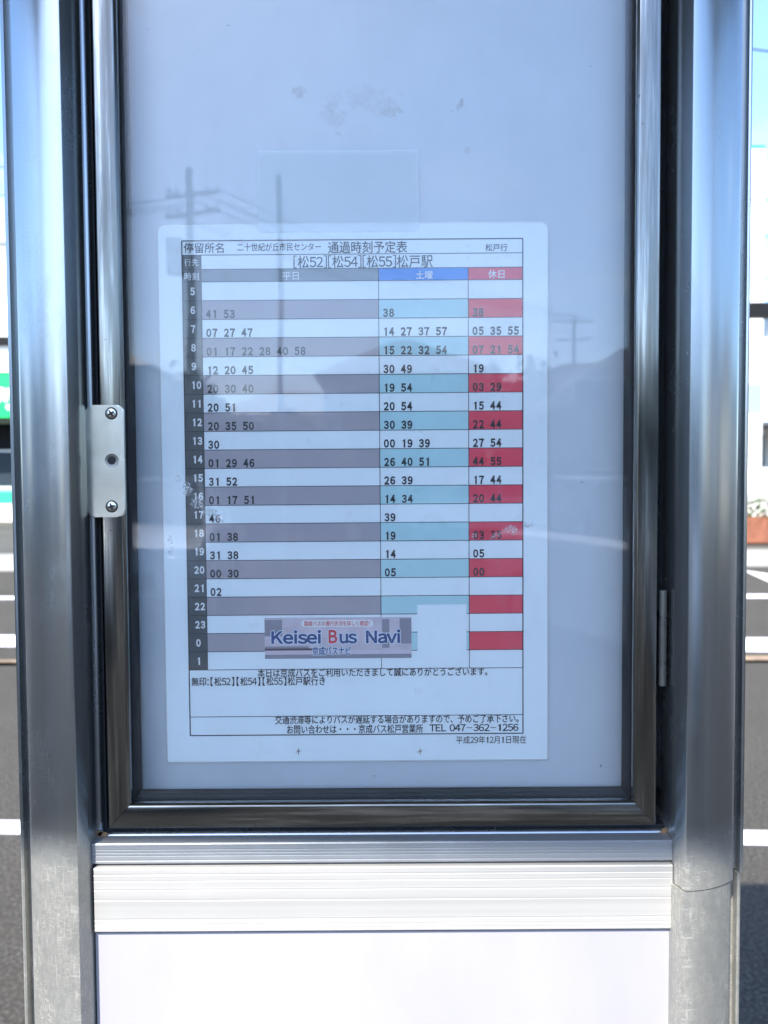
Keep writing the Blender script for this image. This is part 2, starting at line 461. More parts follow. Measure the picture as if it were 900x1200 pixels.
# black rubber glazing bead inside the frame, then the glass and the board
gk = bmesh.new()
w = .0007
for (a, b, c, d) in ((ix0 - .0003, ix0 + w, iz0, iz1), (ix1 - w, ix1 + .0003, iz0, iz1), (ix0 + w, ix1 - w, iz0 - .0003, iz0 + .0005)):
    box(gk, a, b, .4665, .4815, c, d)
sp('glazing_gasket', gk, M['black'])
sp('glass_pane', box(bmesh.new(), ix0 - .0015, ix1 + .0015, .4678, .4708, iz0 - .0015, iz1 + .0015), M['glass'])
bb = sp('back_board', box(bmesh.new(), ix0 - .009, ix1 + .009, YB, .4965, iz0 - .004, iz1 + .006), M['board'])
# board material uses world heights: keep its origin at the world origin
for v in bb.data.vertices: v.co.z += 0.12
bb.location.z = -0.12
# lock plate with two countersunk screws and a keyhole
YL = .4575
lx0, lx1, lz0, lz1 = X(102.5, YL), X(147, YL), Z(606, YL, 125), Z(474.5, YL, 125)
def plate():
    bm = prism(bmesh.new(), rrect(lx0, lx1, lz0, lz1, .0042), 'y', YL, YF - .0003)
    es = [e for e in bm.edges if all(abs(v.co.y - YL) < 1e-6 for v in e.verts)]
    bmesh.ops.bevel(bm, geom=es, offset=.0005, segments=2, affect='EDGES')
    return bm
lp = sp('lock_plate', plate(), M['plate'])
def disc(bm, cx, cz, y, r, ri=0.0, y2=None, seg=28):
    """ring or disc facing the camera"""
    y2 = y if y2 is None else y2
    o = [bm.verts.new((cx + r * math.cos(2 * math.pi * i / seg), y, cz + r * math.sin(2 * math.pi * i / seg))) for i in range(seg)]
    if ri == 0: bm.faces.new(o)
    else:
        q = [bm.verts.new((cx + ri * math.cos(2 * math.pi * i / seg), y2, cz + ri * math.sin(2 * math.pi * i / seg))) for i in range(seg)]
        for i in range(seg): bm.faces.new((o[i], o[(i + 1) % seg], q[(i + 1) % seg], q[i]))
def screw(px, py, ang):
    p = at(px, py, YL)
    bm = bmesh.new(); disc(bm, p.x, p.z, YL - .00008, .0034)
    ring = sp('countersink', bm, M['black'], lp, recalc=False)
    bm = bmesh.new()
    seg = 24
    # domed head
    prev = None
    for rr, yy in ((.0028, YL - .0001), (.0026, YL - .0005), (.0018, YL - .0008), (.0008, YL - .0009)):
        cur = [bm.verts.new((p.x + rr * math.cos(2 * math.pi * i / seg), yy, p.z + rr * math.sin(2 * math.pi * i / seg))) for i in range(seg)]
        if prev:
            for i in range(seg): bm.faces.new((prev[i], prev[(i + 1) % seg], cur[(i + 1) % seg], cur[i]))
        prev = cur
    bm.faces.new(prev)
    sc = sp('screw', bm, M['plate'], lp)
    bm = bmesh.new()
    for a in (ang, ang + 90):
        c, s = math.cos(R(a)), math.sin(R(a))
        q = [(-.0019, -.00045), (.0019, -.00045), (.0019, .00045), (-.0019, .00045)]
        vs = [bm.verts.new((p.x + x * c - z * s, YL - .00105 - .0001 * (a > ang), p.z + x * s + z * c)) for x, z in q]
        bm.faces.new(vs)
    disc(bm, p.x, p.z, YL - .00125, .0009, seg=10)
    sp('screw_recess', bm, M['black'], lp, recalc=False)
screw(130.5, 484.5, 30); screw(131, 593.5, 18)
p = at(131, 539.5, YL)
bm = bmesh.new(); disc(bm, p.x, p.z, YL - .0003, .0037, .0031, YL - .0002); disc(bm, p.x, p.z, YL - .0002, .0031, .0022, YL - .0001)
sp('keyhole_rim', bm, M['dark_metal'], lp)
bm = bmesh.new(); disc(bm, p.x, p.z, YL - .00012, .0030)
sp('keyhole', bm, M['black'], lp, recalc=False)
# hinge on the right
hx = X(779, .458)
hinge = sp('hinge', cyl(bmesh.new(), (hx, .4595, Z(803, .458, 779)), (hx, .4595, Z(692, .458, 779)), .0013, seg=12), M['dark_metal'])
for a, b in ((692, 722.5), (724, 776), (777, 804)):
    kb = cyl(bmesh.new(), (hx, .4595, Z(b, .458, 779)), (hx, .4595, Z(a, .458, 779)), .0021, seg=18)
    sp('knuckle', kb, M['dark_metal'], hinge)
# the two rails below the case
rx0, rx1 = -.1629, .1583
def ribbed(zt, zb, y, ribs, deep=.0006, back=.49):
    pts = [(back, zt), (y + .0006, zt), (y, zt - .0006)]
    h = zt - zb
    for (t, w) in ribs:
        c = zt - h * t
        pts += [(y, c + w), (y + deep, c + w * .6), (y + deep, c - w * .6), (y, c - w)]
    pts += [(y, zb + .0006), (y + .0006, zb), (back, zb)]
    return pts
zr0, zr1 = Z(987, .452), Z(1011, .452)
sp('upper_rail', prism(bmesh.new(), ribbed(zr0, zr1, .452, [(.3, .0004), (.45, .0004), (.6, .0004), (.82, .0005)], .00025), 'x', rx0, rx1), M['rail_dark'])
sp('rail_gap', box(bmesh.new(), -.160, .155, .458, .488, Z(1016.2, .452), zr1 - .0001), M['bead'])
zs0, zs1 = Z(1016, .450), Z(1091, .450)
sp('lower_rail', prism(bmesh.new(), ribbed(zs0, zs1, .450, [(.10, .0005), (.2, .0004), (.34, .0005), (.5, .0004), (.8, .0006), (.88, .0004), (.94, .0004)], .00014), 'x', -.1613, rx1 - .0004), M['rail'])
sp('slot', box(bmesh.new(), -.1629, -.1615, .4535, .47, Z(1069, .452), Z(1012.5, .452)), M['black'])
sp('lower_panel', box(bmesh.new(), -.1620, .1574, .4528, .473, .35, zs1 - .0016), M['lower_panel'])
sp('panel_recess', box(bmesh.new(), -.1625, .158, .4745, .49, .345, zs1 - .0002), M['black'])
sp('bottom_rail', box(bmesh.new(), -.1629, .1581, .45, .49, .27, .345, .002), M['rail'])
sp('top_rail', box(bmesh.new(), -.1629, .1581, .45, .53, 2.065, 2.13, .002), M['rail'])
sp('base_plate', box(bmesh.new(), -.32, .32, .30, .68, .121, .135, .003), M['dark_metal'])
sp('top_cap', box(bmesh.new(), -.2085, .2040, .438, .545, TOP + .001, TOP + .012, .002), M['bead'])
# rust blooms in the corner of the channel
for (px, py, rx, rz) in ((113, 977, .0045, .0022), (120, 978, .004, .0016), (781, 975, .004, .003)):
    q = at(px, py, .4612)
    bm = bmesh.new(); seg = 18
    vs = [bm.verts.new((q.x + rx * math.cos(2 * math.pi * i / seg) * rng.uniform(.6, 1), .4616, q.z + rz * math.sin(2 * math.pi * i / seg) * rng.uniform(.6, 1))) for i in range(seg)]
    f = bm.faces.new(vs); 
    sp('rust_bloom', bm, M['rust'], recalc=False)

# ------------------------------------------------------------------ timetable sheet
YP = YB - .0020                                # face of the laminated sheet, just off the board
p00, p10 = at(213, 282.5, YP), at(612.5, 279.5, YP)
ang = -(R(0.62) - R(0.36)) * -1
tt = math.atan2(p10.z - p00.z, p10.x - p00.x)
sheet = thing('timetable_sheet', 'laminated white bus timetable with grey, cyan and red rows inside the glazed case', 'timetable', (p00.x, YP, p00.z))
sheet.rotation_euler = (0, -tt, 0)
SMI = sheet.matrix_basis.inverted()
SM = Matrix.Translation((p00.x, YP, p00.z)) @ Matrix.Rotation(-tt, 4, 'Y')
SMI = SM.inverted()
def T(px, py):                                 # photo pixel -> sheet millimetre coordinates (x right, z up)
    v = SMI @ at(px, py, YP); return v.x, v.z
W = T(612.5, 279.5)[0]
# column positions across the table and row positions down it
CX = [0, T(235.5, 299)[0], T(443.5, 320)[0], T(548.6, 320)[0], W]
rows_px = [282.5, 299.3, 316, 330.6] + [352.4, 374.6, 396.4, 418.4, 440.2, 462.2, 483.4, 505, 527, 548.7, 570.2, 591.3, 612.9, 634.8, 656.4, 678.2, 699.6, 721, 742.3, 763.9, 785.2] + [840.2, 862]
RZ = [T(213 + (y - 282.5) * 0.0162, y)[1] for y in rows_px]
n0, n1 = 3, 24                                 # smooth the hour rows to an even pitch
for k in range(n0, n1 + 1): RZ[k] = RZ[n0] + (RZ[n1] - RZ[n0]) * (k - n0) / (n1 - n0)
def quad(name, x0, x1, z0, z1, lift, mat, parent=sheet):
    bm = bmesh.new()
    vs = [bm.verts.new(c) for c in ((x0, -lift, z0), (x1, -lift, z0), (x1, -lift, z1), (x0, -lift, z1))]
    bm.faces.new(vs)
    return build(name, bm, mat, parent, smooth=False, recalc=False)
# pouch (rounded, slightly larger) and the paper in it
lx0_, lzt = T(183.5, 262.5); lx1_ = T(643, 262.5)[0]; lzb = T(420, 892.5)[1]
bm = prism(bmesh.new(), sheet_outline(lx0_, lx1_, lzb, lzt, .0045, .0005), 'y', .0001, .0006)
build('laminate_pouch', bm, M['pouch_edge'], sheet)
px0, px1 = lx0_ + .0007, lx1_ - .0007
bm = bmesh.new(); prism(bm, sheet_outline(px0, px1, lzb + .0007, lzt - .0007, .0042, .0004), 'y', -.00005, .00005)
build('paper', bm, M['paper'], sheet)
bm = prism(bmesh.new(), sheet_outline(lx0_ + .0002, lx1_ - .0002, lzb + .0002, lzt - .0002, .0045, .0005), 'y', -.0011, -.0009)
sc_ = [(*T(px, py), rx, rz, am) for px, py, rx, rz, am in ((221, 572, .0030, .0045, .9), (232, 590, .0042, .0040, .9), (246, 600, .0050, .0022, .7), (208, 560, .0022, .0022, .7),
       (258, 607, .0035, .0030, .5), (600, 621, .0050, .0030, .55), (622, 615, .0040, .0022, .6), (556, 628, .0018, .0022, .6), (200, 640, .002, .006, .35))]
M['pouch'] = film('laminate_film', 0.015, gloss=0.45, glint_stain_specks=sc_)
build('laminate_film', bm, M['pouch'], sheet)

quad('hour_column', CX[0], CX[1], RZ[24], RZ[1], .0001, M['ink_hour'])
quad('header_cell', CX[1], CX[2], RZ[3], RZ[2], .0001, M['ink_head_grey'])
quad('header_cell', CX[2], CX[3], RZ[3], RZ[2], .0001, M['ink_head_blue'])
quad('header_cell', CX[3], CX[4], RZ[3], RZ[2], .0001, M['ink_cell_red'])
for k in range(3, 24):
    if (k - 3) % 2 == 1:
        for j, mm in ((1, 'ink_grey'), (2, 'ink_cyan'), (3, 'ink_cell_red')):
            quad('shaded_cell', CX[j], CX[j + 1], RZ[k + 1], RZ[k], .0001, M[mm])
gl = bmesh.new()
def gline(x0, x1, z0, z1, t):
    if x0 == x1: c = [(x0 - t, z0), (x0 + t, z0), (x0 + t, z1), (x0 - t, z1)]
    else: c = [(x0, z0 - t), (x1, z0 - t), (x1, z0 + t), (x0, z0 + t)]
    gl.faces.new([gl.verts.new((a, -.00022 - (.00002 if x0 == x1 else 0), b)) for a, b in c])
tl = .00020
for k in range(0, len(RZ)):
    if k in (0, 26): gline(0, W, RZ[k], RZ[k], .00032)
    else: gline(0, W, RZ[k], RZ[k], tl)
for x in (0, W): gline(x, x, RZ[26], RZ[0], .00032)
gline(CX[1], CX[1], RZ[24], RZ[1], tl)
for x in CX[2:4]: gline(x, x, RZ[24], RZ[2], tl)
build('grid_lines', gl, M['ink'], sheet, smooth=False, recalc=False)

_raw = {}
def raw(ch):
    """outline mesh of one character of the built-in font, in its own em square"""
    if ch in _raw: return _raw[ch]
    cu = bpy.data.curves.new('t', 'FONT'); cu.body = ch; cu.resolution_u = 3
    ob = bpy.data.objects.new('t', cu); C.objects.link(ob)
    dg = bpy.context.evaluated_depsgraph_get()
    me = bpy.data.meshes.new_from_object(ob.evaluated_get(dg))
    r = ([(v.co.x, v.co.y) for v in me.vertices], [tuple(p.vertices) for p in me.polygons])
    bpy.data.objects.remove(ob); bpy.data.curves.remove(cu); bpy.data.meshes.remove(me)
    _raw[ch] = r
    return r
def raw_bold(ch, bold):
    if bold == 0: return raw(ch)
    key = (ch, bold)
    if key in _raw: return _raw[key]
    cu = bpy.data.curves.new('t', 'FONT'); cu.body = ch; cu.offset = bold; cu.resolution_u = 3
    ob = bpy.data.objects.new('t', cu); C.objects.link(ob)
    dg = bpy.context.evaluated_depsgraph_get()
    me = bpy.data.meshes.new_from_object(ob.evaluated_get(dg))
    r = ([(v.co.x, v.co.y) for v in me.vertices], [tuple(p.vertices) for p in me.polygons])
    bpy.data.objects.remove(ob); bpy.data.curves.remove(cu); bpy.data.meshes.remove(me)
    _raw[key] = r
    return r
EM = max(v[0] for v in raw('\u56fd\u56fd')[0]) - max(v[0] for v in raw('\u56fd')[0])
ADV = {'i': .30, 'l': .30, 'K': .66, 'B': .66, 'N': .72, ' ': .30, '[': .36, ']': .36, '-': .8, ':': .34, 'v': .52, 's': .50, 'u': .60, 'a': .58, 'e': .58, 'T': .60, 'E': .60, 'L': .56}
_cache = {}
def glyphs(s, bold=0.0):
    key = (s, bold)
    if key in _cache: return _cache[key]
    vs, fs, x = [], [], 0.0
    for ch in s:
        if ch == ' ': x += .34 * EM; continue
        if '!' <= ch <= '~':
            adv = ADV.get(ch, .56) * EM
            if ch == '1':
                w_ = .075 + bold * .9; h = .735 * EM; cx_ = x + adv * .55
                v = [(cx_ + w_, 0), (cx_ + w_, h), (cx_ - w_ * .2, h), (cx_ - w_ * .9, h * .90), (cx_ - w_ * 2.3, h * .84), (cx_ - w_ * 2.3, h * .73), (cx_ - w_, h * .76), (cx_ - w_, 0)]
                f = [(0, 1, 2, 7), (2, 3, 6, 7), (3, 4, 5, 6)]
            elif ch == '-':
                h = .36 * EM; v = [(x + .1, h - .035), (x + adv - .1, h - .035), (x + adv - .1, h + .035), (x + .1, h + .035)]; f = [(0, 1, 2, 3)]
            else:
                v0, f = raw_bold(chr(ord(ch) + 0xFEE0), bold)
                mid = (min(p[0] for p in v0) + max(p[0] for p in v0)) / 2
                if ch in '[]:': mid = mid
                v = [(x + adv / 2 + (p[0] - mid), p[1]) for p in v0]
        else:
            adv = EM; v0, f = raw_bold(ch, bold)
            if ch in '\u3010\u3011':
                adv = .62 * EM; mid = (min(p[0] for p in v0) + max(p[0] for p in v0)) / 2
                v = [(x + adv / 2 + (p[0] - mid), p[1]) for p in v0]
            else: v = [(x + p[0], p[1]) for p in v0]
        n = len(vs); vs += v; fs += [tuple(i + n for i in q) for q in f]
        x += adv
    x0 = min(v[0] for v in vs); x1 = max(v[0] for v in vs); y0 = min(v[1] for v in vs); y1 = max(v[1] for v in vs)
    _cache[key] = ([((a - x0) / (x1 - x0), (b - y0) / (y1 - y0)) for a, b in vs], fs, (x1 - x0, y1 - y0))
    return _cache[key]
def put(bm, s, x0, x1, z0, z1, lift=.0003, bold=0.0):
    cjk = any(ch > '\u3000' for ch in s)
    vs, fs, (w_, h_) = glyphs(s, 0.0 if cjk else bold)
    e = bold * (x1 - x0) / w_ if cjk else 0.0
    for n_, (ox, oz) in enumerate(((-e, 0), (e, 0), (0, e), (0, -e)) if e else ((0, 0),)):
        B = [bm.verts.new((x0 + a * (x1 - x0) + ox, -lift - n_ * .000006, z0 + b * (z1 - z0) + oz)) for a, b in vs]
        for f in fs:
            try: bm.faces.new([B[i] for i in f])
            except ValueError: pass
def lettering(items, mat, lift=.0003, bold=0.0, parent=sheet, name='lettering'):
    bm = bmesh.new()
    for (s, a, b, t, u) in items:              # string, px x0, px x1, px y top, px y bottom
        x0, z1 = T(a, t); x1, z0 = T(b, t)[0], T(a, u)[1]
        put(bm, s, x0, x1, z0, z1, lift, bold)
    return build(name, bm, mat, parent, smooth=False, recalc=False)
lettering([('停留所名', 215.5, 262, 285, 296.8)], M['ink'], bold=.01)
lettering([('二十世紀が丘市民センター', 278, 376, 285.2, 294.6)], M['ink'], bold=.005)
lettering([('通過時刻予定表', 384.5, 477, 283.2, 297)], M['ink'], bold=.01)
lettering([('松戸行', 568.8, 594.5, 286, 294.4)], M['ink'], bold=.01)
lettering([('[松52][松54][松55]松戸駅', 344, 507, 299.8, 314.6)], M['ink'], bold=.006)
lettering([('行先', 216, 232.5, 303.5, 312)], M['ink_white'])
lettering([('時刻', 216.4, 233, 319.6, 328.6)], M['ink_white'], bold=.005)
lettering([('平日', 331, 350, 319.2, 328.2)], M['ink_white'], bold=.015)
lettering([('土曜', 487.5, 507, 317.8, 327)], M['ink_white'], bold=.015)
lettering([('休日', 572, 591, 316.5, 326.3)], M['ink_white'], bold=.015)
hours = [str(h) for h in list(range(5, 24)) + [0, 1]]
PX = W / 399.5                                 # one photo pixel on the sheet
DW, DH = 6.5 * PX, 9.4 * PX
def digits(bm, s, x, z, h=DH, dw=DW, bold=0.045, lift=.0003):
    for i, ch in enumerate(s):
        w_ = dw * (.50 if ch == '1' else .92)
        xx = x + i * dw * 1.10 + (dw - w_) / 2
        put(bm, ch, xx, xx + w_, z, z + h, lift, bold)
for i, s in enumerate(hours):
    zc = (RZ[3 + i] + RZ[4 + i]) / 2
    bm = bmesh.new()
    wd = DW * .92 * (2.1 if len(s) == 2 else 1)
    off = CX[1] * .5 + (.0012 if len(s) == 2 else .0)
    digits(bm, s, off - wd / 2 + .0003, zc - DH * .5, DH * .98, DW * .92)
    build('lettering', bm, M['ink_white'], sheet, smooth=False, recalc=False)
week = {6: '41 53', 7: '07 27 47', 8: '01 17 22 28 40 58', 9: '12 20 45', 10: '20 30 40', 11: '20 51', 12: '20 35 50', 13: '30', 14: '01 29 46',
        15: '31 52', 16: '01 17 51', 17: '46', 18: '01 38', 19: '31 38', 20: '00 30', 21: '02'}
sat = {6: '38', 7: '14 27 37 57', 8: '15 22 32 54', 9: '30 49', 10: '19 54', 11: '20 54', 12: '30 39', 13: '00 19 39', 14: '26 40 51', 15: '26 39',
       16: '14 34', 17: '39', 18: '19', 19: '14', 20: '05'}
hol = {6: '38', 7: '05 35 55', 8: '07 21 54', 9: '19', 10: '03 29', 11: '15 44', 12: '22 44', 13: '27 54', 14: '44 55', 15: '17 44', 16: '20 44',
       18: '03 35', 19: '05', 20: '00'}
for tab, j in ((week, 1), (sat, 2), (hol, 3)):
    for h, s in tab.items():
        k = 3 + (h - 5)
        bm = bmesh.new()
        for q, two in enumerate(s.split()):
            digits(bm, two, CX[j] + 4.6 * PX + q * 20.7 * PX, RZ[k + 1] + 1.2 * PX, DH * 1.06)
        build('lettering', bm, M['ink'], sheet, smooth=False, recalc=False)
lettering([('本日は京成バスをご利用いただきまして誠にありがとうございます。', 302, 571, 783.5, 793.5)], M['ink'], bold=.018)
lettering([('無印:【松52】【松54】【松55】松戸駅行き', 224.5, 381, 793.6, 804)], M['ink'], bold=.018)
lettering([('交通渋滞等によりバスが遅延する場合がありますので、予めご了承下さい。', 322.5, 607.5, 838.6, 848.6)], M['ink'], bold=.018)
lettering([('お問い合わせは・・・京成バス松戸営業所', 336.5, 495.5, 849.6, 859.8)], M['ink'], bold=.018)
lettering([('TEL 047-362-1256', 503, 607.5, 848.6, 857.2)], M['ink'], bold=.018)
lettering([('平成29年12月1日現在', 534.5, 616.5, 862.5, 871.5)], M['ink'], bold=.008)
# banner and the blank patch next to it
bx0, bz1 = T(310, 724); bx1, bz0 = T(482, 724)[0], T(310, 772)[1]
ban = quad('banner', bx0, bx1, bz0, bz1, .00034, M['ban1']); ban['label'] = 'mauve strip advertising the bus navigation service'
hb = bz1 - bz0; wb = bx1 - bx0
def bq(a, b, c, d, mat, lift=.0004, name='banner_picture'): return quad(name, bx0 + wb * a, bx0 + wb * b, bz0 + hb * c, bz0 + hb * d, lift, mat, ban)
bq(0, 1, 0, .10, M['ban2']); bq(0, 1, .10, .20, M['ban4']); bq(0, .42, .20, .25, M['ban3']); bq(0, .30, .25, .30, M['ban2'])
bq(.80, .85, .25, .95, M['ban2'], .00038); bq(.92, 1, .35, .97, M['ban2'], .00038); bq(.0, .12, .55, .95, M['ban2'], .00038); bq(.3, .34, .6, .9, M['ban4'], .00038)
bm = prism(bmesh.new(), rrect(bx0 + wb * .25, bx0 + wb * .74, bz0 + hb * .77, bz0 + hb * .94, hb * .08, 4), 'y', -.00045, -.0004)
build('caption_pill', bm, M['ink_white'], ban, smooth=False)
def blet(s, a, b, c, d, mat, lift, bold, outline=None):
    if outline:
        o = bmesh.new(); e = outline
        vs, fs, sz = glyphs(s, bold)
        for ax in range(8):
            dx, dz = e * math.cos(ax * math.pi / 4), e * math.sin(ax * math.pi / 4)
            put(o, s, bx0 + wb * a + dx, bx0 + wb * b + dx, bz0 + hb * c + dz, bz0 + hb * d + dz, lift - .00005 - ax * .000003, bold)
        build('lettering_outline', o, M['outline'], ban, smooth=False, recalc=False)
    o = bmesh.new(); put(o, s, bx0 + wb * a, bx0 + wb * b, bz0 + hb * c, bz0 + hb * d, lift, bold)
    build('lettering', o, mat, ban, smooth=False, recalc=False)
blet('路線バスの運行状況を詳しく確認！', .27, .715, .79, .92, M['ink_red'], .0006, .01)
blet('Keisei', .045, .385, .36, .70, M['ink_blue'], .0006, .035, .00042)
blet('B', .435, .495, .37, .70, M['ink_red'], .0006, .04, .00042)
blet('us', .51, .63, .36, .61, M['ink_blue'], .0006, .035, .00042)
blet('Navi', .69, .925, .36, .70, M['ink_blue'], .0006, .035, .00042)
blet('京成バスナビ', .325, .585, .08, .29, M['ink_blue'], .0006, .03, .0003)
qx0, qz1 = T(489, 708.5); qx1, qz0 = T(546.5, 708.5)[0], T(489, 772)[1]
quad('blank_patch', qx0, qx1, qz0, qz1, .00034, M['paper'])
# two rusty staples near the foot of the sheet
for (px, py) in ((350, 880), (492.5, 880)):
    x, z = T(px, py); bm = bmesh.new()
    for (a, l, w_) in ((85, 4.2, .5), (20, 4.0, .35), (-35, 2.4, .35), (150, 2.2, .3)):
        c, s = math.cos(R(a)), math.sin(R(a)); l *= PX; w_ *= PX
        bm.faces.new([bm.verts.new((x + u * c - v * s, -.0004 - .00002 * abs(a % 7), z + u * s + v * c)) for u, v in ((-l, -w_), (l, -w_ * .4), (l, w_ * .4), (-l, w_))])
    build('staple', bm, M['staple'], sheet, smooth=False, recalc=False)

# clear plastic film above the sheet
a, b = at(302.5, 177, .4855), at(491, 272, .4855)
bm = prism(bmesh.new(), rrect(a.x, b.x, b.z, a.z, .0006, 3), 'y', .4848, .4850)
tag(build('clear_film', bm, M['tape']), 'rectangle of clear plastic film stuck above the timetable sheet', 'clear film')

# ------------------------------------------------------------------ street beyond the stand
def asphalt(name='asphalt', g=1.0):
    k = NT(name)
    def q(*c): return tuple(v * g for v in c)
    agg = k.noise((1, 1, 1), 75, 5, 0.85)
    wide = k.noise((1, 1, 1), 0.7, 5)
    patch = k.noise((1, 1, 1), 6, 4)
    c = k.ramp(agg, [(0.38, q(0.025, 0.0225, 0.019)), (0.52, q(0.062, 0.056, 0.047)), (0.68, q(0.24, 0.22, 0.185))])
    c = k.mix(k.math('MULTIPLY', k.ramp(wide, [(0.35, 1.0), (0.65, 0.0)]), 0.3), c, q(0.027, 0.024, 0.020))
    c = k.mix(k.math('MULTIPLY', k.ramp(patch, [(0.45, 0.0), (0.7, 1.0)]), 0.35), c, q(0.066, 0.058, 0.047))
    k.L(c, k.b.inputs['Base Color']); k.b.inputs['Roughness'].default_value = 0.85
    k.b.inputs['Specular IOR Level'].default_value = 0.08
    k.bump(agg, 0.8, 0.006)
    return k.m
M['asphalt'] = asphalt()
M['shade_asphalt'] = asphalt('shade_dark_asphalt', 0.6)  # same asphalt, darkened to stand in for shade on the ground behind the camera
M['road_paint'] = simple('road_paint', (0.80, 0.79, 0.75), 0.6, 0, 0.10, 30)
M['tan_paint'] = simple('worn_tan_paint', (0.24, 0.165, 0.10), 0.8, 0, 0.35, 14)
M['paving'] = simple('pale_paving', (0.26, 0.245, 0.215), 0.8, 0, 0.2, 12, bump=0.3)
M['earth'] = simple('dull_ground', (0.06, 0.055, 0.045), 0.9, 0, 0.3, 0.6)
M['concrete'] = simple('kerb_concrete', (0.32, 0.31, 0.29), 0.8, 0, 0.15, 18, bump=0.3)
M['white_wall'] = simple('white_render', (0.78, 0.77, 0.73), 0.7, 0, 0.06, 1.5)
M['cream_wall'] = simple('cream_render', (0.66, 0.60, 0.48), 0.7, 0, 0.08, 1.5)
M['grey_panel'] = simple('grey_panel', (0.40, 0.42, 0.42), 0.5, 0, 0.08, 3)
M['dark_panel'] = simple('dark_panel', (0.012, 0.013, 0.014), 0.75, 0, 0.2, 3)
M['green_sign'] = simple('green_sign_face', (0.0, 0.44, 0.10), 0.35)
M['green_stripe'] = simple('green_painted_band', (0.02, 0.36, 0.19), 0.5)
M['white_sign'] = simple('white_sign_face', (0.82, 0.82, 0.80), 0.35)
M['cyan_sign'] = simple('cyan_sign_face', (0.02, 0.42, 0.72), 0.35)
M['terracotta'] = simple('terracotta', (0.23, 0.085, 0.045), 0.8, 0, 0.25, 6)
M['leaf'] = simple('leaf', (0.055, 0.10, 0.03), 0.6, 0, 0.45, 3)
M['leaf_dark'] = simple('dark_leaf', (0.04, 0.065, 0.025), 0.6, 0, 0.4, 3)
M['flower_white'] = simple('white_petals', (0.80, 0.78, 0.70), 0.6)
M['flower_yellow'] = simple('yellow_petals', (0.75, 0.42, 0.05), 0.6)
M['bark'] = simple('bark', (0.10, 0.075, 0.05), 0.9, 0, 0.35, 10, (1, 1, 0.2), 0.5, 0.01)
M['pole'] = simple('pole_concrete', (0.27, 0.26, 0.24), 0.8, 0, 0.12, 6)
M['pole_metal'] = simple('galvanised_pole', (0.30, 0.31, 0.31), 0.45, 0.6, 0.15, 6)
M['wire'] = simple('wire_rubber', (0.02, 0.02, 0.022), 0.6)
M['window'] = simple('window_glass', (0.03, 0.04, 0.05), 0.06)
M['dark_panel'].node_tree.nodes['Principled BSDF'].inputs['Specular IOR Level'].default_value = 0.08
M['roof_dark'] = simple('dark_roof_tile', (0.06, 0.065, 0.075), 0.6, 0, 0.25, 5)
M['roof_brown'] = simple('brown_roof_tile', (0.13, 0.09, 0.07), 0.7, 0, 0.25, 5)
M['tyre'] = simple('tyre_rubber', (0.02, 0.02, 0.02), 0.8)
M['rim'] = simple('wheel_rim', (0.55, 0.56, 0.57), 0.3, 0.9)
M['lamp_red'] = simple('rear_lamp', (0.35, 0.01, 0.01), 0.2)
M['lamp_clear'] = simple('head_lamp', (0.7, 0.72, 0.75), 0.1)
def paint(name, col):
    k = NT(name); k.b.inputs['Base Color'].default_value = (*col, 1); k.b.inputs['Roughness'].default_value = 0.25
    k.b.inputs['Coat Weight'].default_value = 1.0; k.b.inputs['Coat Roughness'].default_value = 0.03
    return k.m
M['car_white'] = paint('white_car_paint', (0.75, 0.75, 0.74))
M['car_silver'] = paint('silver_car_paint', (0.42, 0.44, 0.46))
M['car_dark'] = paint('dark_blue_car_paint', (0.03, 0.05, 0.10))

def sheet_obj(name, pts, z, mat):
    bm = bmesh.new(); bm.faces.new([bm.verts.new((a, b, z)) for a, b in pts])
    bmesh.ops.recalc_face_normals(bm, faces=bm.faces)
    for f in bm.faces:
        if f.normal.z < 0: f.normal_flip()
    return structure(build(name, bm, mat, smooth=False, recalc=False))
sheet_obj('ground', [(-700, -700), (700, -700), (700, 700), (-700, 700)], -0.012, M['earth'])
sheet_obj('road', [(-300, 1.62), (300, 1.62), (300, 13.6), (-300, 13.6)], 0.0, M['asphalt'])
sheet_obj('car_park', [(-40, -34), (40, -34), (40, -1.9), (-40, -1.9)], -0.004, M['shade_asphalt'])
structure(bx('pavement', (-60, 60, -1.8, 1.44, -0.05, 0.12), M['shade_asphalt']))
def kerb(y0, y1):
    bm = bmesh.new()
    for i in range(-20, 20): box(bm, i * .6 + .003, i * .6 + .597, y0, y1, -0.05, .125, .01)
    return bm
o = structure(build('kerb', kerb(1.445, 1.60), M['concrete']))
structure(bx('far_pavement', (-60, 60, 13.75, 16.4, -0.05, 0.03), M['paving']))
structure(bx('far_kerb', (-60, 60, 13.6, 13.745, -0.05, 0.05), M['concrete']))
def band(name, L0, L1, R0, R1, mat, z=.004):
    """painted line given by its top and bottom rows at the left and right edges of the picture"""
    a, b = ground(10, L0), ground(10, L1); c, d = ground(885, R0), ground(885, R1)
    def ext(p, q, s):
        t = (s - p.x) / (q.x - p.x); return (s, p.y + (q.y - p.y) * t)
    return sheet_obj(name, [ext(b, d, -25), ext(b, d, 25), ext(a, c, 25), ext(a, c, -25)], z, mat)
band('road_marking', 962.5, 978, 974.5, 991, M['road_paint'])
band('road_marking', 745, 758, 748, 764, M['road_paint'])
band('road_marking', 699.5, 702.5, 697, 701, M['road_paint'])
band('road_marking', 774, 776.5, 769, 774, M['tan_paint'])
a = ground(880, 744); b = ground(900, 742)
# pale arrow-like taper on the right-hand side of the road
c1, c2, c3 = ground(872, 669), ground(905, 684), ground(905, 674)
sheet_obj('road_marking', [(c1.x, c1.y), (c2.x, c2.y), (c2.x + 2.5, c2.y - .4), (c3.x + 2.5, c3.y - .4), (c3.x, c3.y)], .006, M['road_paint'])

